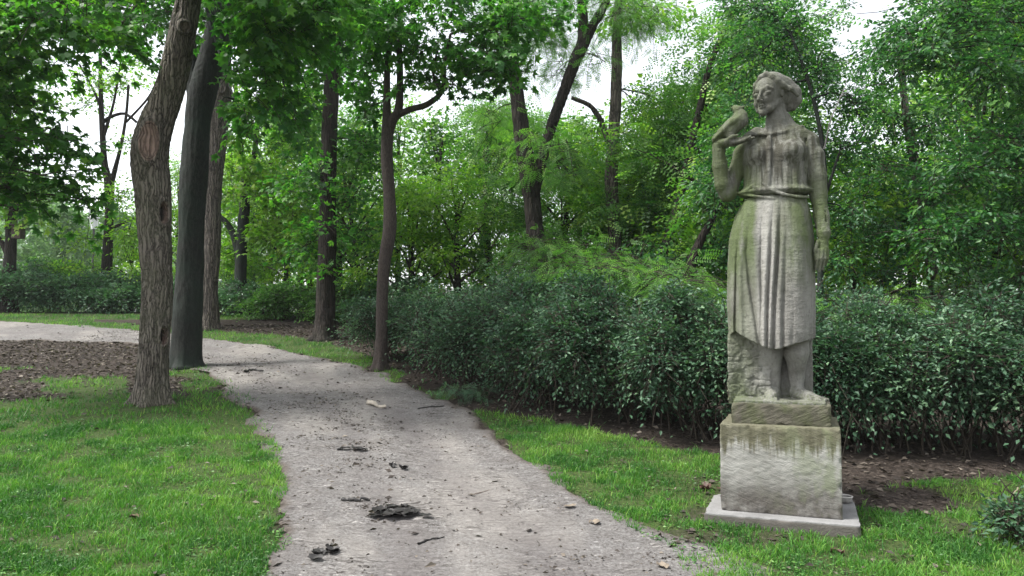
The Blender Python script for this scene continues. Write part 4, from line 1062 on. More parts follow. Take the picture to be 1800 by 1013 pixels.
tree('oak_tree', 'pale ridged trunk with a sawn-off knot, behind the dark smooth trunk', 'tree',
     [[(366, 578, d3, 15), (369, 500, d3, 13.5), (372, 420, d3, 13.5), (374, 330, d3, 15), (381, 250, d3, 17), (386, 190, d3, 17.5), (390, 150, d3, 15), (392, 90, d3, 13), (400, 0, d3, 12), (410, -100, d3, 10)]],
     BK_MD,
     [(430, 40, d3, 90, 60, 1.4), (500, 110, d3 + .5, 60, 50, 1.2), (300, 20, d3, 90, 60, 1.5), (360, -60, d3, 160, 60, 2.), (200, 30, d3, 110, 36, 1.5), (90, 20, d3, 110, 40, 1.5)],
     'star', 'maple', .15, nl=10, L=.9, dens=.7, k=64, rstep=.05, flare=1.2, furrow=.018, fz=2.4, feats=[(390, 152, d3 - .3, .12, .12, 'knot')])
tree('lime_tree', 'straight dark trunk with leafy shoots, on the far path edge between slim and ridged trees', 'tree',
     [[(571, 597, d4, 18), (572, 560, d4, 16), (574, 480, d4, 15.5), (576, 400, d4, 14.5), (577, 320, d4, 14), (579, 240, d4, 13), (583, 160, d4, 13), (587, 80, d4, 11.5), (592, 0, d4, 10), (598, -120, d4, 8)]],
     BK_BR,
     [(590, 120, d4 + .8, 60, 60, .9), (520, 200, d4 + .4, 55, 60, .9), (640, 250, d4 + .2, 50, 60, .9), (600, 50, d4, 80, 60, 1.2), (560, 290, d4 - .7, 30, 16, .4), (622, 330, d4 - .2, 35, 18, .5), (575, 395, d4 - .8, 26, 14, .4), (612, 365, d4 + .2, 30, 20, .5), (575, 470, d4 - .6, 24, 12, .3), (640, 405, d4 + .2, 50, 26, .6), (520, 60, d4, 70, 70, 1.2), (600, -60, d4, 150, 60, 1.6), (520, 320, d4 + .1, 50, 40, .7), (540, 430, d4 + .6, 40, 40, .7)],
     'star', 'maple', .125, nl=10, L=.7, dens=.6, k=44, rstep=.04, flare=1.22, furrow=.012, fz=3, group=None)
tree('maple_tree', 'slim brown maple splitting into two curved stems above the path edge', 'tree',
     [[(668, 649, d5, 11), (671, 590, d5, 10), (672, 520, d5, 10), (676, 460, d5, 11), (685, 400, d5, 11), (684, 340, d5, 10.5), (680, 280, d5, 10.5), (681, 230, d5, 10), (680, 190, d5, 6.5), (681, 120, d5, 5.5), (688, 50, d5, 5), (690, -40, d5, 4)],
      [(682, 240, d5, 8), (690, 212, d5 - .02, 8), (701, 190, d5 - .05, 7), (703, 130, d5 - .05, 5.5), (702, 60, d5 - .1, 5), (708, -30, d5 - .1, 4)],
      [(694, 205, d5, 6), (720, 193, d5 - .1, 5.5), (752, 183, d5 - .2, 5), (778, 158, d5 - .3, 4), (782, 110, d5 - .35, 3), (792, 60, d5 - .4, 2)],
      [(775, 162, d5 - .3, 3), (762, 130, d5 - .3, 2.2), (768, 90, d5 - .4, 1.5)]],
     BK_SL,
     [(760, 60, d5 - .6, 110, 50, .9), (840, 110, d5 - .9, 80, 40, .8), (660, 40, d5 - .3, 90, 50, .9), (880, 50, d5 - 1, 80, 50, .7), (960, 30, d5 - .6, 50, 36, .6), (740, 120, d5 - .4, 50, 28, .5), (900, 130, d5 - 1, 50, 26, .5), (760, -50, d5 - .5, 220, 50, 1.4), (640, 130, d5 + .2, 46, 40, .6), (800, 150, d5 - .6, 36, 14, .3), (650, 190, d5 + .3, 34, 40, .5)],
     'maple', 'maple', .125, nl=12, L=.55, dens=.75, k=36, rstep=.03, flare=1.15, furrow=.003)
# locusts beyond the shrubs
tree('locust_tree', 'dark twin-stemmed locust leaning left, rising out of the big shrub mass', 'tree',
     [[(962, 560, 15, 22), (952, 500, 15, 18), (943, 430, 15, 14), (938, 380, 15, 14), (931, 320, 15, 14.5), (921, 260, 15, 13.5), (912, 190, 15, 12), (903, 120, 15, 10.5), (895, 40, 15, 9), (885, -60, 15, 7)],
      [(936, 345, 15, 10), (950, 290, 15, 9), (968, 225, 15, 8.5), (990, 165, 15, 8.5), (1012, 105, 15, 9.5), (1026, 72, 15, 10), (1024, 30, 15, 7.5), (1021, -40, 15, 6)],
      [(1026, 78, 15, 8), (1042, 45, 15, 6.5), (1060, 15, 15, 5.5), (1085, -40, 15, 4)]],
     BK_BR,
     [(955, 60, 16, 50, 55, .6), (890, 90, 15.8, 36, 50, .6), (990, 120, 16, 30, 36, .6), (1050, 100, 14.6, 30, 14, .4), (990, 255, 14.2, 38, 16, .4), (930, 240, 14.2, 24, 12, .3), (1000, 300, 16, 46, 22, .6), (1080, 20, 15, 90, 34, 1.2), (860, 200, 15.5, 30, 40, .7), (960, -50, 15, 160, 50, 1.6), (945, 290, 14.2, 30, 14, .4), (890, 20, 15, 60, 50, 1.), (1150, 30, 15.2, 50, 28, .7)],
     'pin', 'locust', .24, nl=10, L=.8, dens=.85, k=40, rstep=.05, flare=1.2, furrow=.03, fz=2.2, droop=.4)
tree('locust_tree', 'straight locust trunk with a short left fork, right of the twin-stemmed one', 'tree',
     [[(1080, 560, 15.8, 14), (1082, 460, 15.8, 10), (1078, 380, 15.8, 10), (1074, 310, 15.8, 10.5), (1078, 250, 15.8, 9.5), (1082, 180, 15.8, 8.5), (1084, 110, 15.8, 8.5), (1085, 60, 15.8, 8), (1090, -40, 15.8, 6)],
      [(1072, 250, 15.8, 6), (1062, 228, 15.8, 4.5), (1052, 205, 15.7, 4), (1035, 185, 15.6, 3), (1005, 172, 15.5, 2)]],
     BK_MD,
     [(1120, 190, 17.2, 44, 40, .7), (1050, 235, 17, 36, 30, .7), (1140, 260, 17, 60, 36, .9), (1175, 190, 17, 30, 26, .8), (1105, 30, 17, 50, 30, 1.), (1165, 14, 16.4, 50, 22, 1.), (1110, 340, 17, 60, 40, .9), (1050, 370, 16.8, 40, 36, .9), (1140, 400, 16.8, 50, 30, .8)],
     'ovate', 'lime', .13, nl=18, L=.8, dens=.5, k=32, rstep=.08, flare=1.2, furrow=.025, fz=2.)
tree('locust_tree', 'leaning dark trunk slanting up to the right beside the statue', 'tree',
     [[(1150, 560, 14.5, 14), (1165, 460, 14.5, 11), (1182, 400, 14.5, 9), (1200, 330, 14.5, 7.5), (1213, 270, 14.5, 7), (1228, 200, 14.5, 6), (1250, 110, 14.5, 5), (1290, 20, 14.5, 4)]],
     BK_BR,
     [(1215, 290, 15.8, 40, 36, .7), (1270, 220, 15.6, 44, 46, .9), (1170, 360, 15.8, 44, 30, .7), (1250, 390, 15.4, 40, 36, .7), (1290, 110, 14.5, 36, 40, .9), (1310, 40, 14.5, 50, 40, 1.), (1130, 430, 14.2, 40, 18, .4)],
     'ovate', 'elm', .10, nl=18, L=.7, dens=.55, k=24, rstep=.08, furrow=.012)
tree('hornbeam_tree', 'short dark leaning trunk, close left of the statue skirt', 'tree',
     [[(1200, 560, 12.6, 12), (1214, 470, 12.6, 9), (1228, 430, 12.6, 8), (1246, 395, 12.6, 6.5), (1268, 350, 12.6, 5), (1300, 280, 12.6, 4)]],
     BK_BR,
     [(1180, 455, 13.4, 36, 20, .4), (1255, 330, 12.4, 46, 44, .7), (1290, 240, 12.6, 50, 50, .8), (1270, 440, 12.6, 40, 30, .5)],
     'ovate', 'elm', .085, nl=22, L=.6, dens=1.1, k=20, rstep=.08)
# the dense trees on the right
tree('elm_tree', 'slender dark stem rising right behind the statue, hung with small leaves', 'tree',
     [[(1442, 600, 10.5, 6), (1442, 520, 10.5, 5.5), (1443, 430, 10.5, 5), (1450, 340, 10.5, 5), (1446, 270, 10.5, 4.5), (1440, 220, 10.5, 4), (1420, 140, 10.5, 3), (1390, 60, 10.5, 2.5)],
      [(1449, 350, 10.5, 3), (1462, 310, 10.5, 2.5), (1475, 270, 10.4, 2)]],
     BK_DK,
     [(1340, 90, 10.8, 60, 60, .7), (1430, 130, 10.9, 50, 50, .7), (1400, 50, 10.8, 60, 50, .8), (1480, 260, 10.8, 44, 50, .6), (1490, 370, 10.7, 46, 50, .6), (1500, 170, 11, 46, 40, .6), (1300, 190, 11, 40, 50, .6), (1480, 460, 10.6, 40, 40, .5), (1330, 10, 11, 60, 40, .8), (1290, 290, 11.2, 44, 60, .7)],
     'ovate', 'elm', .065, nl=26, L=.5, dens=.6, k=14, rstep=.08)
tree('elm_tree', 'broad leafy elm filling the right edge with layered glossy leaves', 'tree',
     [[(1850, 700, 9.4, 22), (1850, 560, 9.4, 20), (1846, 400, 9.4, 18), (1842, 250, 9.4, 16), (1838, 100, 9.4, 13), (1830, -80, 9.4, 9)]],
     BK_BR,
     [(1740, 130, 9.2, 90, 44, .7), (1640, 90, 9.4, 80, 40, .7), (1780, 250, 9.2, 80, 60, .7), (1690, 300, 9.2, 70, 50, .6), (1740, 400, 9.2, 90, 50, .6), (1650, 420, 9.5, 60, 46, .6), (1590, 60, 9.8, 60, 40, .7), (1760, 20, 9.2, 110, 40, .9), (1660, 10, 9.6, 110, 34, .9), (1790, 480, 9.3, 60, 30, .5), (1850, 150, 9.4, 60, 120, .9), (1850, 350, 9.4, 60, 120, .9), (1580, 130, 9.9, 40, 26, .5)],
     'ovate', 'elm', .075, nl=26, L=.55, dens=.72, k=24, rstep=.08, furrow=.01)
tree('hornbeam_tree', 'mid-green hornbeam with airy gaps, between the statue and the broad elm', 'tree',
     [[(1655, 600, 12.5, 13), (1650, 530, 12.5, 11), (1640, 480, 12.5, 10), (1630, 400, 12.5, 9), (1610, 300, 12.5, 8), (1590, 180, 12.5, 6), (1580, 60, 12.5, 4)]],
     BK_MD,
     [(1560, 200, 12.2, 60, 50, .8), (1540, 300, 12, 60, 50, .8), (1600, 380, 12, 70, 50, .8), (1530, 400, 12, 50, 46, .7), (1560, 480, 11.8, 50, 30, .5), (1640, 220, 12.2, 60, 50, .8), (1550, 100, 12.4, 50, 44, .8), (1690, 470, 12, 50, 30, .6), (1640, 320, 12.3, 60, 50, .8), (1760, 330, 12.6, 80, 80, 1.)],
     'ovate', 'elm', .085, nl=24, L=.65, dens=.5, k=22, rstep=.08, furrow=.012)
# left
tree('maple_tree', 'dark maple boughs with big leaves hanging in from the left edge', 'tree',
     [[(-190, 760, 9.5, 30), (-195, 500, 9.5, 26), (-200, 300, 9.5, 24), (-190, 100, 9.5, 20), (-170, -100, 9.5, 14)]],
     BK_GN,
     [(20, 180, 9.4, 80, 44, .6), (60, 250, 9.5, 70, 44, .6), (20, 320, 9.5, 70, 34, .6), (120, 310, 9.7, 56, 26, .5), (-20, 110, 9.4, 80, 44, .7), (-60, 230, 9.2, 80, 120, .9), (110, 240, 9.8, 40, 30, .4), (40, 365, 9.7, 40, 12, .3), (150, 355, 9.9, 36, 12, .3), (-100, 60, 9.2, 90, 80, .9), (60, 110, 9.6, 60, 30, .5)],
     'maple', 'mapledk', .135, nl=11, L=.55, dens=.75, k=28, rstep=.08, furrow=.012)
tree('maple_tree', 'trunk with a wooden nest box, at the far left behind the hedge', 'tree',
     [[(15, 520, 22, 12), (17, 460, 22, 10), (19, 420, 22, 9.5), (20, 360, 22, 9.5), (16, 300, 22, 9), (10, 200, 22, 8), (0, 60, 22, 6)],
      [(12, 445, 22, 5), (2, 425, 22, 4.5), (-14, 405, 22, 4), (-60, 340, 22, 3)]],
     BK_BR,
     [(40, 345, 21.6, 46, 24, .9), (-10, 300, 21.6, 60, 40, 1.2), (60, 385, 21.6, 34, 14, .6), (-30, 200, 22, 90, 90, 2.), (20, 120, 22, 60, 50, 1.4)],
     'star', 'lime', .17, nl=9, L=1.0, dens=.7, k=20, rstep=.12)
tree('ash_tree', 'thin-crowned forked tree against the bright sky, left of the gnarled trunk', 'tree',
     [[(187, 540, 23, 12), (186, 500, 23, 10), (190, 430, 23, 8), (192, 380, 23, 7), (192, 325, 23, 8), (184, 290, 23, 6), (180, 230, 23, 4.5), (177, 160, 23, 4), (176, 90, 23, 3)],
      [(194, 330, 23, 5), (203, 295, 23, 4), (214, 250, 23, 3), (222, 200, 23, 2.4), (226, 150, 23, 2)],
      [(181, 215, 23, 3.4), (196, 205, 23, 3), (220, 200, 23, 2.6), (240, 215, 23, 2.2)], [(200, 400, 23, 3), (222, 390, 23, 2.4), (246, 380, 23, 2)],
      [(178, 190, 23, 3), (160, 150, 23, 2), (140, 115, 23, 1.5)], [(182, 240, 23, 3), (200, 180, 23, 2.2), (212, 110, 23, 1.6)], [(222, 215, 23, 2), (262, 170, 23, 1.8), (280, 130, 23, 1.2)]],
     BK_BR,
     [(170, 140, 23, 40, 26, .9), (215, 145, 23, 36, 20, .8), (150, 190, 23, 26, 16, .7), (235, 250, 22.8, 26, 20, .6), (215, 345, 22.6, 30, 30, .8), (225, 410, 22.4, 30, 40, .8), (150, 420, 22.8, 26, 26, .8), (240, 110, 23, 30, 14, .7), (160, 480, 22.6, 30, 22, .8)],
     'ovate', 'lime', .13, nl=12, L=.8, dens=.42, k=14, rstep=.12)
tree('beech_tree', 'dark forked trunk in front of bright yellow-green leaves, right of the ridged trunk', 'tree',
     [[(424, 530, 21, 12), (423, 490, 21, 10), (424, 440, 21, 9.5), (428, 390, 21, 8.5), (432, 330, 21, 9), (425, 270, 21, 5), (418, 200, 21, 4), (412, 120, 21, 3)],
      [(420, 445, 21, 7), (410, 412, 21, 5.5), (398, 392, 21, 5), (384, 378, 21, 4.5), (360, 350, 21, 3)], [(432, 335, 21, 6), (444, 290, 21, 4.5), (452, 230, 21, 4), (460, 160, 21, 3)]],
     BK_DK,
     [(430, 300, 20, 56, 18, .8), (480, 290, 20, 60, 20, .9), (400, 240, 20.6, 30, 20, .8), (470, 340, 20.4, 44, 24, .8), (500, 250, 20.6, 40, 30, .9), (440, 190, 21, 50, 44, 1.2), (510, 170, 21.5, 50, 40, 1.2), (400, 340, 21.6, 34, 24, .8), (480, 410, 21, 50, 30, 1.), (520, 370, 21, 44, 40, 1.), (410, 450, 21.8, 34, 30, .9), (370, 310, 20.5, 24, 10, .5)],
     'star', 'lime', .15, nl=10, L=.8, dens=.8, k=18, rstep=.12, furrow=.01)

# small trees of the wood: six kinds of crown, copied
def woodtree(seed, H, Rr, leaf, lm, size, nclump, dark=False, L=1., dens=1., tr=.16, low=.25):
    root = thing('woodland_tree', 'small leafy tree of the wood beyond the shrubs', 'tree', (0, 0, 0), 'small trees of the wood')
    mb = MB(); top = np.array([rng.normal(0, .3), rng.normal(0, .3), H * .9])
    P = limb(mb, (0, 0, -.3), top, tr, .03, 9, .0, 14, .05)
    cr = MB(); lb = MB()
    for i in range(nclump):
        z = H * (low + (1 - low) * (i + .5) / nclump); a = i * 2.4 + rng.random()
        rr = Rr * math.sin(math.pi * min(1, (z / H - low) / (1 - low) * .8 + .2)) * rng.uniform(.25, 1.)
        c = np.array([math.cos(a) * rr, math.sin(a) * rr, z])
        r = np.array([1, 1, .5]) * Rr * rng.uniform(.28, .46)
        limb(lb, P[min(13, int(z / H * 11))], c, .03 + tr * .15, .008, 5, .05, 7)
        clump(cr, None, c, r, int(dens * 11 * (r[0] / L) ** 2 * 2.2) + 5, 9, size, leaf, L)
    mb.build('trunk', BK_DK if dark else BK_BR, root, True); lb.build('limbs', BK_TW, root, True, kind='stuff'); cr.build('crown', LM[lm], root)
    return root
protos = [woodtree(1, 7.5, 2.6, 'star', 'wood', .15, 17, L=.9, dens=1.5), woodtree(2, 9, 3.0, 'ovate', 'lime', .13, 18, L=.9, dens=1.8), woodtree(3, 6, 2.4, 'pinfar', 'wood', .34, 14, L=.9, dens=1.2),
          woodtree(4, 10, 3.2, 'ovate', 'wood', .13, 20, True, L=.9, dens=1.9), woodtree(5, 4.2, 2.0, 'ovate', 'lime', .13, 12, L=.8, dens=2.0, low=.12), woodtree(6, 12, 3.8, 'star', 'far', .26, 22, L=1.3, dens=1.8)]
used = [False] * 6
def place(pi, px, d, s, rz, label=None, group='small trees of the wood', zoff=0.):
    src = protos[pi]
    if used[pi]:
        o = src.copy(); COL.objects.link(o)
        for ch in src.children:
            c_ = ch.copy(); COL.objects.link(c_); c_.parent = o
    else: o = src; used[pi] = True
    p = W(px, 500, d)
    o.location = (p[0], p[1], float(terr(p[0], p[1])) + zoff); o.rotation_euler = (0, 0, rz); o.scale = (s, s, s)
    if label: o['label'] = label
    elif 'label' not in o or True: o['label'] = 'one of the small leafy trees that merge into green behind the shrubs'
    o['group'] = group
    return o
WT = [  # proto, px, depth, scale, rot
 (0, 640, 19, .62, 0), (1, 700, 22, .68, 1), (0, 760, 20, .70, 2.2), (4, 800, 17.5, .85, .4), (1, 850, 24, .72, 3), (4, 720, 18, .8, 2), (3, 900, 27, .72, 1), (2, 870, 18.5, .9, 1.2),
 (0, 1010, 21, .72, 4), (1, 1060, 24, .66, .6), (2, 990, 18, .8, 2.6), (4, 1120, 18, 1.0, 1.9), (3, 1150, 25, .62, 3.2), (2, 1200, 17, .95, .2), (4, 1050, 17.5, .9, 3.3),
 (1, 480, 27, .75, 2.5), (4, 500, 22, .95, 1.0), (0, 540, 25, .85, 3.9), (4, 600, 21, .9, 5), (3, 620, 30, .85, .3), (1, 400, 28, .75, 4.4), (2, 450, 24, .75, 2), (3, 530, 33, 1.0, 2), (4, 230, 24, .62, 1.2), (4, 290, 23, .8, 3.1), (1, 310, 27, .62, 1.), 
 (3, 1300, 18, .62, 2.1), (1, 1390, 22, .62, 1.1), (4, 1560, 18, .9, 4), (1, 1680, 19, .75, 5), (0, 1760, 14, .9, .5), (3, 1860, 15, .9, 1.5), (4, 1400, 14, 1.0, 3.5), (2, 1320, 14.5, 1.1, .9),
 (3, 1700, 22, 1.0, 2.9), (1, 1500, 26, .6, 2.2), (0, 1950, 12, .9, 2.), (3, 1250, 26, .8, 1.), (4, 1600, 14, .8, 1.7), (4, 1500, 13, .75, 1.7), (4, 1720, 13.5, .8, 2.7)]
NOTE = {0: 'small bright tree whose top shows between the slim maple and the twin-stemmed locust', 2: 'small dense tree right of the slim maple, under the gap of sky', 6: 'woodland tree showing just left of the twin-stemmed locust stem',
 8: 'feathery small tree between the twin-stemmed and the straight locust', 12: 'low tree in the gap between the straight locust and the leaning trunks', 15: 'yellow-green tree right of the dark forked trunk', 16: 'low yellow-green bushy tree between the forked trunk and the straight dark trunk',
 23: 'thin low tree directly left of the gnarled trunk', 24: 'low leafy tree seen just past the left side of the gnarled trunk', 32: 'leafy tree at the right edge, behind the broad elm', 26: 'tall small-leaved tree peeping out left of the statue head'}
for i_, t in enumerate(WT): place(*t, label=NOTE.get(i_))

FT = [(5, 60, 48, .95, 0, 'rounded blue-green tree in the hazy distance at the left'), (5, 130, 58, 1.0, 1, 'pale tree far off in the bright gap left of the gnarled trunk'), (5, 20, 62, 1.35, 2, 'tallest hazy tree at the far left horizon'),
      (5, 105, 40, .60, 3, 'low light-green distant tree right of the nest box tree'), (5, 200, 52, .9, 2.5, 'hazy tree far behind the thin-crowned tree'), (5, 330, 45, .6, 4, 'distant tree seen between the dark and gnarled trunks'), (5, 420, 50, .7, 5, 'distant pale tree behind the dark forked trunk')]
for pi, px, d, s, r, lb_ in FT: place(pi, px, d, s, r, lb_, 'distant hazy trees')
# the far wood closing the view
cr = MB(); 
for px in range(-500, 2400, 95):
    d = 44 + rng.uniform(-4, 10); 
    if px < 330: d += 26
    p = W(px + rng.uniform(-30, 30), 500, d); zg = float(terr(p[0], p[1])); Hh = rng.uniform(5, 7.5) * (1 if px > 330 else .75)
    for i in range(6):
        c = np.array([p[0] + rng.normal(0, 1.6), p[1] + rng.normal(0, 1.6), zg + Hh * (i + .3) / 6])
        clump(cr, None, c, np.array([2.6, 2.0, 1.1]) * (1 - .08 * i), 40, 7, .42, 'ovate', 1.6)
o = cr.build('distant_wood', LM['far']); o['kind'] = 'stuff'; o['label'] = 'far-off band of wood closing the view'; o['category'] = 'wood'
print('tris crown', sum(TRIS.values()), TRIS)

# ================================================================== SHRUBS
def shrub(name, label, px, py, d, w_, h_, dp, lm, size=.055, nspray=700, nl=12, leaf='ovate', L=.38, stems=22, group=None, cat='shrub', openb=.12, droop=.45, bp=None):
    """an upright-stemmed bush: px,py = where its foot stands; w_, h_, dp in metres"""
    g = ground_at(px, py) if d is None else W(px, py, d)
    base = np.array([g[0], g[1] + dp * .35, 0.]); base[2] = float(terr(base[0], base[1]))
    root = thing(name, label, cat, base, group)
    st = MB(); cr = MB(); tw = MB()
    # stems fan out of a few rootstocks and arch over
    for i in range(stems):
        bx = base + np.array([rng.uniform(-.36, .36) * w_, rng.uniform(-.3, .3) * dp, 0]); bx[2] = float(terr(bx[0], bx[1])) - .03
        a = rng.random() * 6.283; rr = rng.random() ** .5
        tipp = base + np.array([math.cos(a) * w_ * .5 * rr, math.sin(a) * dp * .5 * rr, h_ * (1 - .35 * rr ** 2) * rng.uniform(.75, 1.)])
        limb(st, bx, tipp, rng.uniform(.007, .015), .003, 5, .08, 9, .16)
    # leaves on a cluster of lobes, each lobe a cushion of sprays
    K = max(5, int(4 + 3.2 * w_ * h_))
    la_ = rng.random(K) * 6.283; lc = rng.uniform(openb - .25, .95, K); ls_ = np.sqrt(np.clip(1 - lc ** 2, 0, 1)); lr = rng.uniform(.35, .85, K)
    LCN = np.stack([np.cos(la_) * ls_, -np.abs(np.sin(la_)) * ls_ * np.where(rng.random(K) < .75, 1, -1), lc], -1) * lr[:, None]
    LRD = rng.uniform(.30, .52, K); LTN = rng.normal(0, .12, K)
    li = rng.integers(0, K, nspray)
    dv = rng.normal(0, 1, (nspray, 3)); dv[:, 2] = np.abs(dv[:, 2]) * np.where(rng.random(nspray) < .3, -1, 1); dv /= np.linalg.norm(dv, axis=1)[:, None]
    rad = 1 - .5 * rng.random(nspray) ** 2.
    q3 = LCN[li] + dv * (LRD[li] * rad)[:, None]
    org = base + [0, 0, h_ * .44] + q3 * np.array([w_ * .60, dp * .60, h_ * .58])
    gz_ = terr(org[:, 0], org[:, 1]); ok = org[:, 2] > gz_ + (openb * .5 + (fbm(org[:, 0] * 3, org[:, 1] * 3, 0, 2, 44) - .5) * .5 * (openb > .1)) * h_ + .03
    org, dv, li = org[ok], dv[ok], li[ok]; n = len(org)
    dirn = dv * [1, 1, .75] + rng.normal(0, .38, (n, 3)); dirn[:, 2] += .18
    Ls = L * rng.uniform(.6, 1.25, n) * np.where(rng.random(n) < .13, 1.9, 1)
    tb = .40 + LTN[li] + rng.normal(0, .10, n); tb = np.where(rng.random(n) < .04, .85, tb)
    sprays(cr, tw, org - dirn * Ls[:, None] * .5, dirn, Ls, nl, size, leaf, droop=droop, width=.42, tilt=.38, tonebase=tb, hang=.25)
    st.build('stems', BK_TW, root, True, base, kind='stuff'); tw.build('twigs', BK_TW, root, False, base, kind='stuff')
    o = cr.build('foliage', LM[lm], root, False, base)
    TRIS[label[:30]] = len(o.data.polygons)
    return root
SG = 'snowberry shrubs massed beyond the path'
big = [
 # label, foot px, py, w, h, depth m, lm
 ('dark grey-green shrub at the left end of the mass, behind the slim maple', 700, 640, 1.5, 1.15, 1.6, 'shrub', 700),
 ('low dark shrub in the gap right of the slim maple', 790, 668, 1.7, 1.3, 1.6, 'shrub', 1000),
 ('rounded grey-green shrub above the feathery plant at the path edge', 870, 690, 1.9, 1.5, 1.7, 'shrub', 1500),
 ('bulging grey-green shrub in the middle of the mass, overhanging the grass strip', 985, 728, 1.8, 1.55, 1.6, 'shrub', 1700),
 ('tall dense shrub left of the statue, with dark hollow at its foot', 1110, 752, 1.7, 1.6, 1.6, 'shrub', 1700),
 ('shrub touching the statue plinth on its left side', 1225, 780, 1.3, 1.5, 1.4, 'shrub', 1400),
 ('shrub straight behind the statue legs', 1350, 790, 1.3, 1.35, 1.3, 'shrub', 900),
]
for lb_, px, py, w__, h__, dp, lm, ns in big:
    shrub('snowberry_shrub', lb_, px, py, None, w__, h__, dp, lm, .052, ns, 13, group=SG, openb=.06)
rightb = [
 ('leggy shrub just right of the statue with bare arching stems', 1520, 800, 1.25, 1.35, 1.2, 1200),
 ('leggy shrub in the middle of the right bank, stems fanning out of bare soil', 1630, 805, 1.3, 1.42, 1.2, 1300),
 ('leggy shrub at the right edge with a thicket of dark stems', 1750, 810, 1.3, 1.4, 1.2, 1300),
 ('shrub just past the right border of the bank', 1880, 820, 1.4, 1.4, 1.2, 800)]
for lb_, px, py, w__, h__, dp, ns in rightb:
    shrub('snowberry_shrub', lb_, px, py, None, w__, h__, dp, 'shrub', .054, int(ns * 1.35), 13, group=SG, openb=.38, stems=34, droop=.4)
back = [('high shrub rising behind the middle of the mass', 940, 560, 14, 2.2, 1.6, 'shrub', 1100), ('shrub behind the tall dense one, under the fern-like fronds', 1120, 560, 12.3, 2.6, 1.9, 'shrub', 1300), ('shrub behind the left part of the mass', 800, 560, 14.5, 2.4, 1.25, 'shrub', 900),
        ('shrub behind the leggy ones, below the small slanting trunk', 1600, 600, 9.9, 2.6, 1.35, 'shrub', 1500), ('shrub at the back near the right edge', 1790, 600, 9.9, 2.4, 1.5, 'shrub', 1300), ('shrub at the back right behind the statue', 1440, 600, 9.9, 2.2, 1.35, 'shrub', 1000)]
for lb_, px, py, d, w__, h__, lm, ns in back:
    p = W(px, py, d); g = proj(p[0], p[1], float(terr(p[0], p[1])))
    shrub('snowberry_shrub', lb_, px, py, d, w__, h__, 1.8, lm, .062, ns, 12, group=SG, openb=.1, L=.42)
far = [('bright green shrub between the ridged trunk and the straight dark trunk', 510, 560, 19, 2.3, .95, 'shrubgr', 900), ('bluish low shrub right of the ridged trunk', 420, 560, 20.5, 2.2, .9, 'hedge', 800),
       ('light green shrub right behind the straight dark trunk', 620, 560, 18, 2.2, 1.05, 'shrubgr', 900), ('low green shrub behind the slim maple', 700, 560, 17, 2.2, 1.15, 'hedge', 800),
       ('dark hedge shrub left of the gnarled trunk', 200, 560, 21.5, 3.2, 1.05, 'hedge', 1200), ('dark hedge shrub in the middle of the left hedge', 110, 560, 21.6, 3.2, 1.15, 'hedge', 1200), ('grey-green hedge shrub at the left edge', 0, 560, 21.6, 3.2, 1.35, 'hedge', 1200),
       ('pointed dark yew bush sticking up from the left hedge', 75, 560, 23.2, 2.2, 1.75, 'wood', 1200), ('shrub beyond the left edge of the hedge', -120, 560, 21.6, 3.4, 1.3, 'hedge', 700), ('low shrub behind the two near trunks', 310, 560, 21.3, 2.8, 1.0, 'hedge', 900)]
for lb_, px, py, d, w__, h__, lm, ns in far:
    shrub('shrub', lb_, px, py, d, w__, h__, 1.6, lm, .085, ns, 10, group='shrubs along the far side of the path', openb=.02, L=.45, stems=8)
# young locust shoots arching over the shrubs
def fronds(name, label, pts, d, n, size, lm='locust', group=None, cat='plant', up=.0, Lr=(.5, .9), baseat=None):
    g = baseat if baseat is not None else W(pts[0][0], 620, d); base = np.array([g[0], g[1], float(terr(g[0], g[1]))])
    root = thing(name, label, cat, base, group); st = MB(); cr = MB(); tw = MB()
    for (px, py, dd, rx, rz) in pts:
        c = W(px, py, dd); limb(st, base + [0, 0, -.02], c, .014, .004, 6, .08, 10)
        r = np.array([rx / F * dd, .45, rz / F * dd])
        o_ = c + rng.normal(0, .55, (n, 3)) * r; dr = np.stack([rng.normal(0, 1, n), rng.normal(-.3, .6, n), rng.normal(.15 + up, .18, n)], -1)
        sprays(cr, tw, o_, dr, rng.uniform(*Lr, n), 7, size, 'pin', droop=.45, width=.35, tilt=.2)
    st.build('stems', BK_TW, root, True, base, kind='stuff'); tw.build('twigs', BK_TW, root, False, base, kind='stuff'); cr.build('foliage', LM[lm], root, False, base)
fronds('locust_sapling', 'young locust with bright feathery leaves spreading over the shrub tops', [(1000, 468, 10.9, 60, 12), (1080, 474, 10.6, 60, 16), (1150, 484, 10.4, 60, 18), (1200, 492, 10.2, 40, 14), (945, 430, 11.6, 36, 12), (1040, 455, 11.2, 60, 10)], 10.9, 42, .20)
fronds('locust_sapling', 'small locust shoot with soft green leaves right of the statue shrubs', [(1500, 530, 9.6, 50, 10), (1570, 525, 9.8, 50, 12), (1640, 540, 9.9, 50, 10)], 10.2, 11, .19)
gp = ground_at(812, 706)
fronds('feathery_plant', 'small feathery blue-green plant at the path edge before the shrubs', [(800, 690, gp[1], 22, 8), (822, 682, gp[1], 20, 8), (840, 694, gp[1], 20, 8)], gp[1], 9, .12, 'shrub', baseat=gp, Lr=(.18, .35), up=.3)
shrub('snowberry_shrub', 'small low snowberry sprawling in the bottom right corner', 1835, 965, None, .52, .42, .6, 'shrub', .05, 240, 9, group=None, openb=.02, L=.25, stems=16)

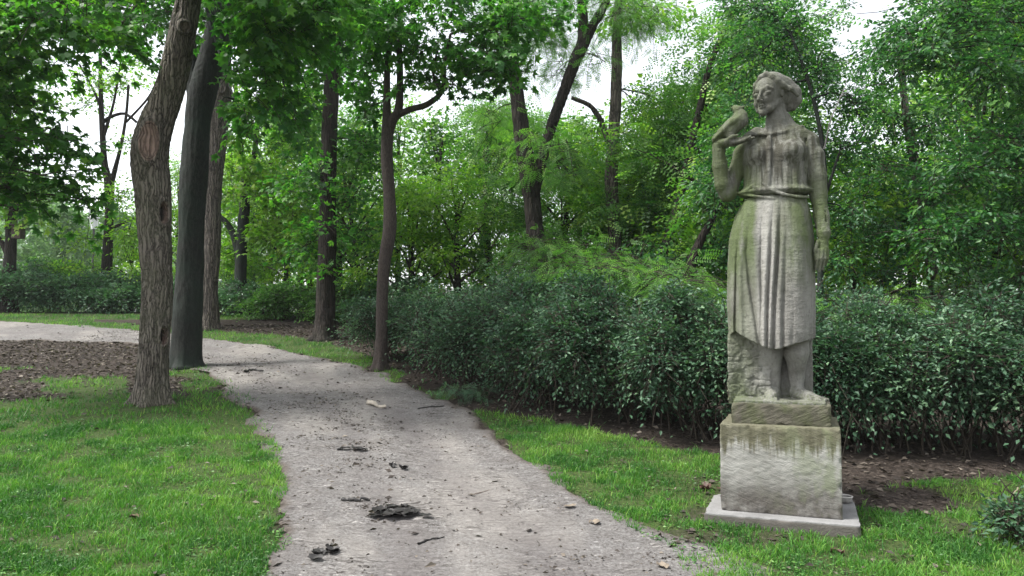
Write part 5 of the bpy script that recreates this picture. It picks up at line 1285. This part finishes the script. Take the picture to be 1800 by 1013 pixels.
# ================================================================== SMALL THINGS
def solid(name, mb, m, parent=None, off=None, smooth=False): return mb.build(name, m, parent, smooth, off)
def simplemat(name, c, rough=.7, n=0, metal=0., emit=None):
    m, nt, b = mat(name)
    if n:
        cc = mixc(nt, mrange(nt, noise(nt, n, 4, .6), .35, .7), tuple(x * .6 for x in c), c); nt.links.new(cc, b.inputs['Base Color'])
    else: b.inputs['Base Color'].default_value = (*c, 1)
    b.inputs['Roughness'].default_value = rough; b.inputs['Metallic'].default_value = metal
    return m
def lathe(mb, prof, k=28, c=(0, 0, 0)):
    th = np.linspace(0, 2 * math.pi, k, endpoint=False); pr = np.array(prof, float)
    V = np.stack([pr[:, None, 0] * np.cos(th), pr[:, None, 0] * np.sin(th), pr[:, None, 1] + 0 * th], -1) + np.array(c)
    n = len(pr); i = np.arange(n - 1)[:, None] * k; j = np.arange(k)[None]
    mb.add(V.reshape(-1, 3), np.stack([i + j, i + (j + 1) % k, i + k + (j + 1) % k, i + k + j], -1).reshape(-1, 4))
def box(mb, c, s, rot=0.):
    x, y, z = np.array(s) / 2; V = np.array([[a, b_, c_] for a in (-x, x) for b_ in (-y, y) for c_ in (-z, z)], float)
    R = np.array([[math.cos(rot), -math.sin(rot), 0], [math.sin(rot), math.cos(rot), 0], [0, 0, 1]])
    mb.add(V @ R.T + np.array(c), np.array([[0, 1, 3, 2], [4, 6, 7, 5], [0, 4, 5, 1], [2, 3, 7, 6], [0, 2, 6, 4], [1, 5, 7, 3]]))
# a little grey dish left on the plinth
ztop = gz0 + .085 + ZB
dl = np.array([.45, .20]); dx, dy = SC0[0] + cY * dl[0] + sY * dl[1], SC0[1] - sY * dl[0] + cY * dl[1]
r = thing('grave_light_dish', 'small round grey dish left on the right corner of the plinth', 'dish', (dx, dy, ztop))
mb = MB(); lathe(mb, [(.001, .004), (.045, .004), (.058, .02), (.062, .045), (.060, .050), (.055, .049), (.052, .022), (.040, .014), (.001, .013)])
solid('bowl', mb, simplemat('weathered_grey_clay', (.36, .34, .32), .7, 30), r, None, True)
mb = MB(); lathe(mb, [(.053, .048), (.060, .054), (.066, .052), (.067, .046), (.061, .044)]); solid('rim', mb, simplemat('pale_clay_rim', (.5, .47, .44), .6), r, None, True)
# crumpled brown leaf beside the plinth
def crumple(name, label, cat, px, py, s, m, n=7, hgt=.5, group=None, at=None):
    p = ground_at(px, py); z = float(surf(p[0], p[1]))
    root = thing(name, label, cat, (p[0], p[1], z), group)
    for q_ in range(n):
        mb = MB(); u_, v_ = np.meshgrid(np.linspace(-1, 1, 7), np.linspace(-1, 1, 7))
        a = rng.random() * 6.283; c0 = rng.normal(0, s * .42, 2) if n > 1 else (0, 0); sz = s * rng.uniform(.35, .7) if n > 1 else s * .85
        rr = np.sqrt(u_ ** 2 + v_ ** 2); wv = 1 - .55 * np.abs(v_) ** 1.6
        X = u_ * wv * sz * .5; Y = v_ * sz * .62
        Zz = sz * hgt * (.28 * np.sin(u_ * 2.6 + rng.random() * 6) * .6 + .25 * u_ ** 2 + .2 * v_ ** 2 + .12 * np.sin(v_ * 5 + rng.random() * 6)) + .008 + rng.random() * s * .10
        P = np.stack([c0[0] + X * math.cos(a) - Y * math.sin(a), c0[1] + X * math.sin(a) + Y * math.cos(a), np.maximum(Zz, .002)], -1)
        I = (np.arange(6)[:, None] * 7 + np.arange(6)[None]); fq = np.stack([I, I + 1, I + 8, I + 7], -1).reshape(-1, 4)
        mb.add(P.reshape(-1, 3), fq, rng.random()); mb.build('leaf', m, root, True)
    return root
M_rust = simplemat('rust_brown_leaf', (.085, .038, .026), .6, 40); M_blk = simplemat('rotten_dark_leaf', (.016, .014, .0125), .6, 60); M_pale = simplemat('pale_dry_leaf', (.22, .18, .135), .8, 40)
crumple('curled_leaf', 'rust-brown crumpled leaf on the grass at the left corner of the plinth', 'leaf', 1241, 863, .115, M_rust, 4, .9)
crumple('leaf_pile', 'biggest black heap of rotten leaves in the middle of the path', 'leaf pile', 705, 905, .17, M_blk, 26, .3)
crumple('leaf_pile', 'small black heap of leaves low on the path near the left lawn', 'leaf pile', 570, 978, .11, M_blk, 8, .5)
crumple('leaf_pile', 'little dark clump of leaves up the path, above the big heap', 'leaf pile', 702, 825, .09, M_blk, 5, .8)
crumple('leaf_pile', 'flat dark scatter of leaves left of the centre of the path', 'leaf pile', 618, 790, .14, M_blk, 9, .25)
crumple('dry_leaf', 'single dry tan leaf on the lower right of the path', 'leaf', 1045, 922, .10, M_pale, 1, .35)
crumple('dry_leaf', 'single pale dry leaf beside the grass strip', 'leaf', 1002, 895, .09, M_pale, 1, .35)
crumple('dry_leaf', 'pale leaf on the path by the bottom right edge', 'leaf', 1165, 998, .09, M_pale, 1, .35)
crumple('dry_leaf', 'brown leaf lying on the left lawn', 'leaf', 236, 915, .09, simplemat('brown_leaf', (.12, .07, .045), .7, 30), 1, .8)
crumple('curled_leaf', 'dark red leaf in the bottom right grass below the plinth', 'leaf', 1466, 970, .07, M_rust, 2, .8)
crumple('dry_leaf', 'torn white scrap lying just below the right corner of the plinth', 'leaf', 1489, 940, .10, simplemat('pale_scrap', (.55, .52, .47), .8, 30), 2, .5)
def stick(label, pts, r, m, name='stick', cat='stick', flat=1., group=None):
    P = np.array([ground_at(*p) for p in pts]); P[:, 2] = [float(surf(a, b_)) + r * .8 for a, b_ in P[:, :2]]
    root = thing(name, label, cat, P[0], group); mb = MB()
    Q = catmull(P, 6) ; Q = Q + rng.normal(0, r * .35, Q.shape)
    tube(mb, Q, np.linspace(r, r * .55, len(Q)) * rng.uniform(.8, 1.2, len(Q)), 7)
    mb.build('bark_piece', m, root, True, P[0])
stick('thick black stick lying across the path left of the big leaf heap', [(602, 882), (625, 884), (650, 882)], .016, M_blk)
stick('pale splinter of wood on the path below the slim maple', [(648, 713), (664, 716), (680, 718)], .03, simplemat('pale_wood', (.45, .40, .33), .8, 20))
stick('thin dark twig lying toward the shrubs, right of the pale splinter', [(735, 720), (760, 718), (780, 716)], .012, M_blk)
stick('thin twig lying right of the big leaf heap', [(828, 872), (845, 866), (862, 863)], .004, simplemat('twig_wood', (.12, .09, .07), .8))
stick('dark curved twig at the bottom of the path', [(735, 958), (760, 950), (782, 944)], .008, M_blk)
stick('bent pale branch on the bare patch right of the statue', [(1725, 875), (1750, 880), (1775, 872), (1790, 862)], .012, simplemat('peeled_branch', (.3, .27, .17), .8, 20))
stick('short dark twig on the soil behind the gnarled trunk', [(430, 655), (447, 652), (462, 655)], .02, M_blk)
# the dead pale branch right of the head
P0 = W(1462, 205, 10.2); r = thing('dead_branch', 'bare pale dead branch pointing up right of the statue head', 'branch', P0)
mb = MB(); limb(mb, P0, W(1490, 140, 10.1), .010, .004, 7, -.01, 10, .04); limb(mb, P0, W(1448, 262, 10.45), .010, .012, 7, .0, 8, .03); limb(mb, W(1476, 172, 10.15), W(1493, 160, 10.0), .005, .002, 5, .0, 6, .03)
mb.build('dead_wood', simplemat('dead_wood', (.30, .28, .27), .8, 30), r, True, P0)
# nest box on the far left trunk
pn = W(32, 408, 21.7); r = thing('nest_box', 'brown wooden nest box fixed to the right of the far left trunk', 'nest box', pn)
MW = simplemat('old_wood', (.10, .07, .055), .8, 12)
mb = MB(); box(mb, (0, 0, 0), (.26, .22, .38)); solid('box', mb, MW, r)
mb = MB(); V = np.array([[-.18, -.17, .19], [.18, -.17, .15], [.18, .15, .21], [-.18, .15, .25]]); V = np.vstack([V, V + [0, 0, .03]])
mb.add(V, np.array([[0, 3, 2, 1], [4, 5, 6, 7], [0, 1, 5, 4], [1, 2, 6, 5], [2, 3, 7, 6], [3, 0, 4, 7]])); solid('roof', mb, simplemat('felt_roof', (.06, .045, .05), .9), r)
mb = MB(); lathe(mb, [(.001, .0), (.03, .0), (.032, .006), (.001, .006)], 14); o = solid('entrance_hole_shade', mb, simplemat('hole_shade', (.01, .01, .01), .9), r); o.rotation_euler = (math.pi / 2, 0, 0); o.location = (0, -.111, .07)  # solid near-black disc on the front, painted shade of the opening
# park lamp far off
pl_ = W(165, 400, 38.); zg = float(terr(pl_[0], pl_[1])); r = thing('park_lamp', 'white park lantern on a dark post, far off at the left', 'street lamp', (pl_[0], pl_[1], zg))
zt = W(165, 404, 38.)[2] - zg
mb = MB(); lathe(mb, [(.12, 0), (.12, .3), (.06, .4), (.05, zt), (.10, zt + .02)], 12); solid('post', mb, simplemat('lamp_post_iron', (.03, .03, .03), .5), r)
mb = MB(); lathe(mb, [(.13, zt + .02), (.22, zt + .55), (.001, zt + .56)], 8); solid('lantern', mb, simplemat('milk_glass', (.75, .77, .76), .3), r)
mb = MB(); lathe(mb, [(.30, zt + .55), (.28, zt + .60), (.10, zt + .74), (.001, zt + .80)], 8); solid('cap', mb, simplemat('lamp_cap', (.55, .56, .56), .5), r)

# ================================================================== AIR
mb = MB(); box(mb, (0, 370, 14), (830, 880, 32))
hz = mb.build('haze', None); hz['kind'] = 'stuff'; hz['label'] = 'thin pale haze in the air of the park'; hz['category'] = 'haze'
m = bpy.data.materials.new('haze_air'); m.use_nodes = True; nt = m.node_tree; nt.nodes.clear()
ov = nt.nodes.new('ShaderNodeOutputMaterial'); pv = nt.nodes.new('ShaderNodeVolumePrincipled')
pv.inputs['Color'].default_value = (.93, .97, 1, 1); pv.inputs['Density'].default_value = .0005; pv.inputs['Anisotropy'].default_value = .2
nt.links.new(pv.outputs[0], ov.inputs['Volume']); hz.data.materials.append(m)
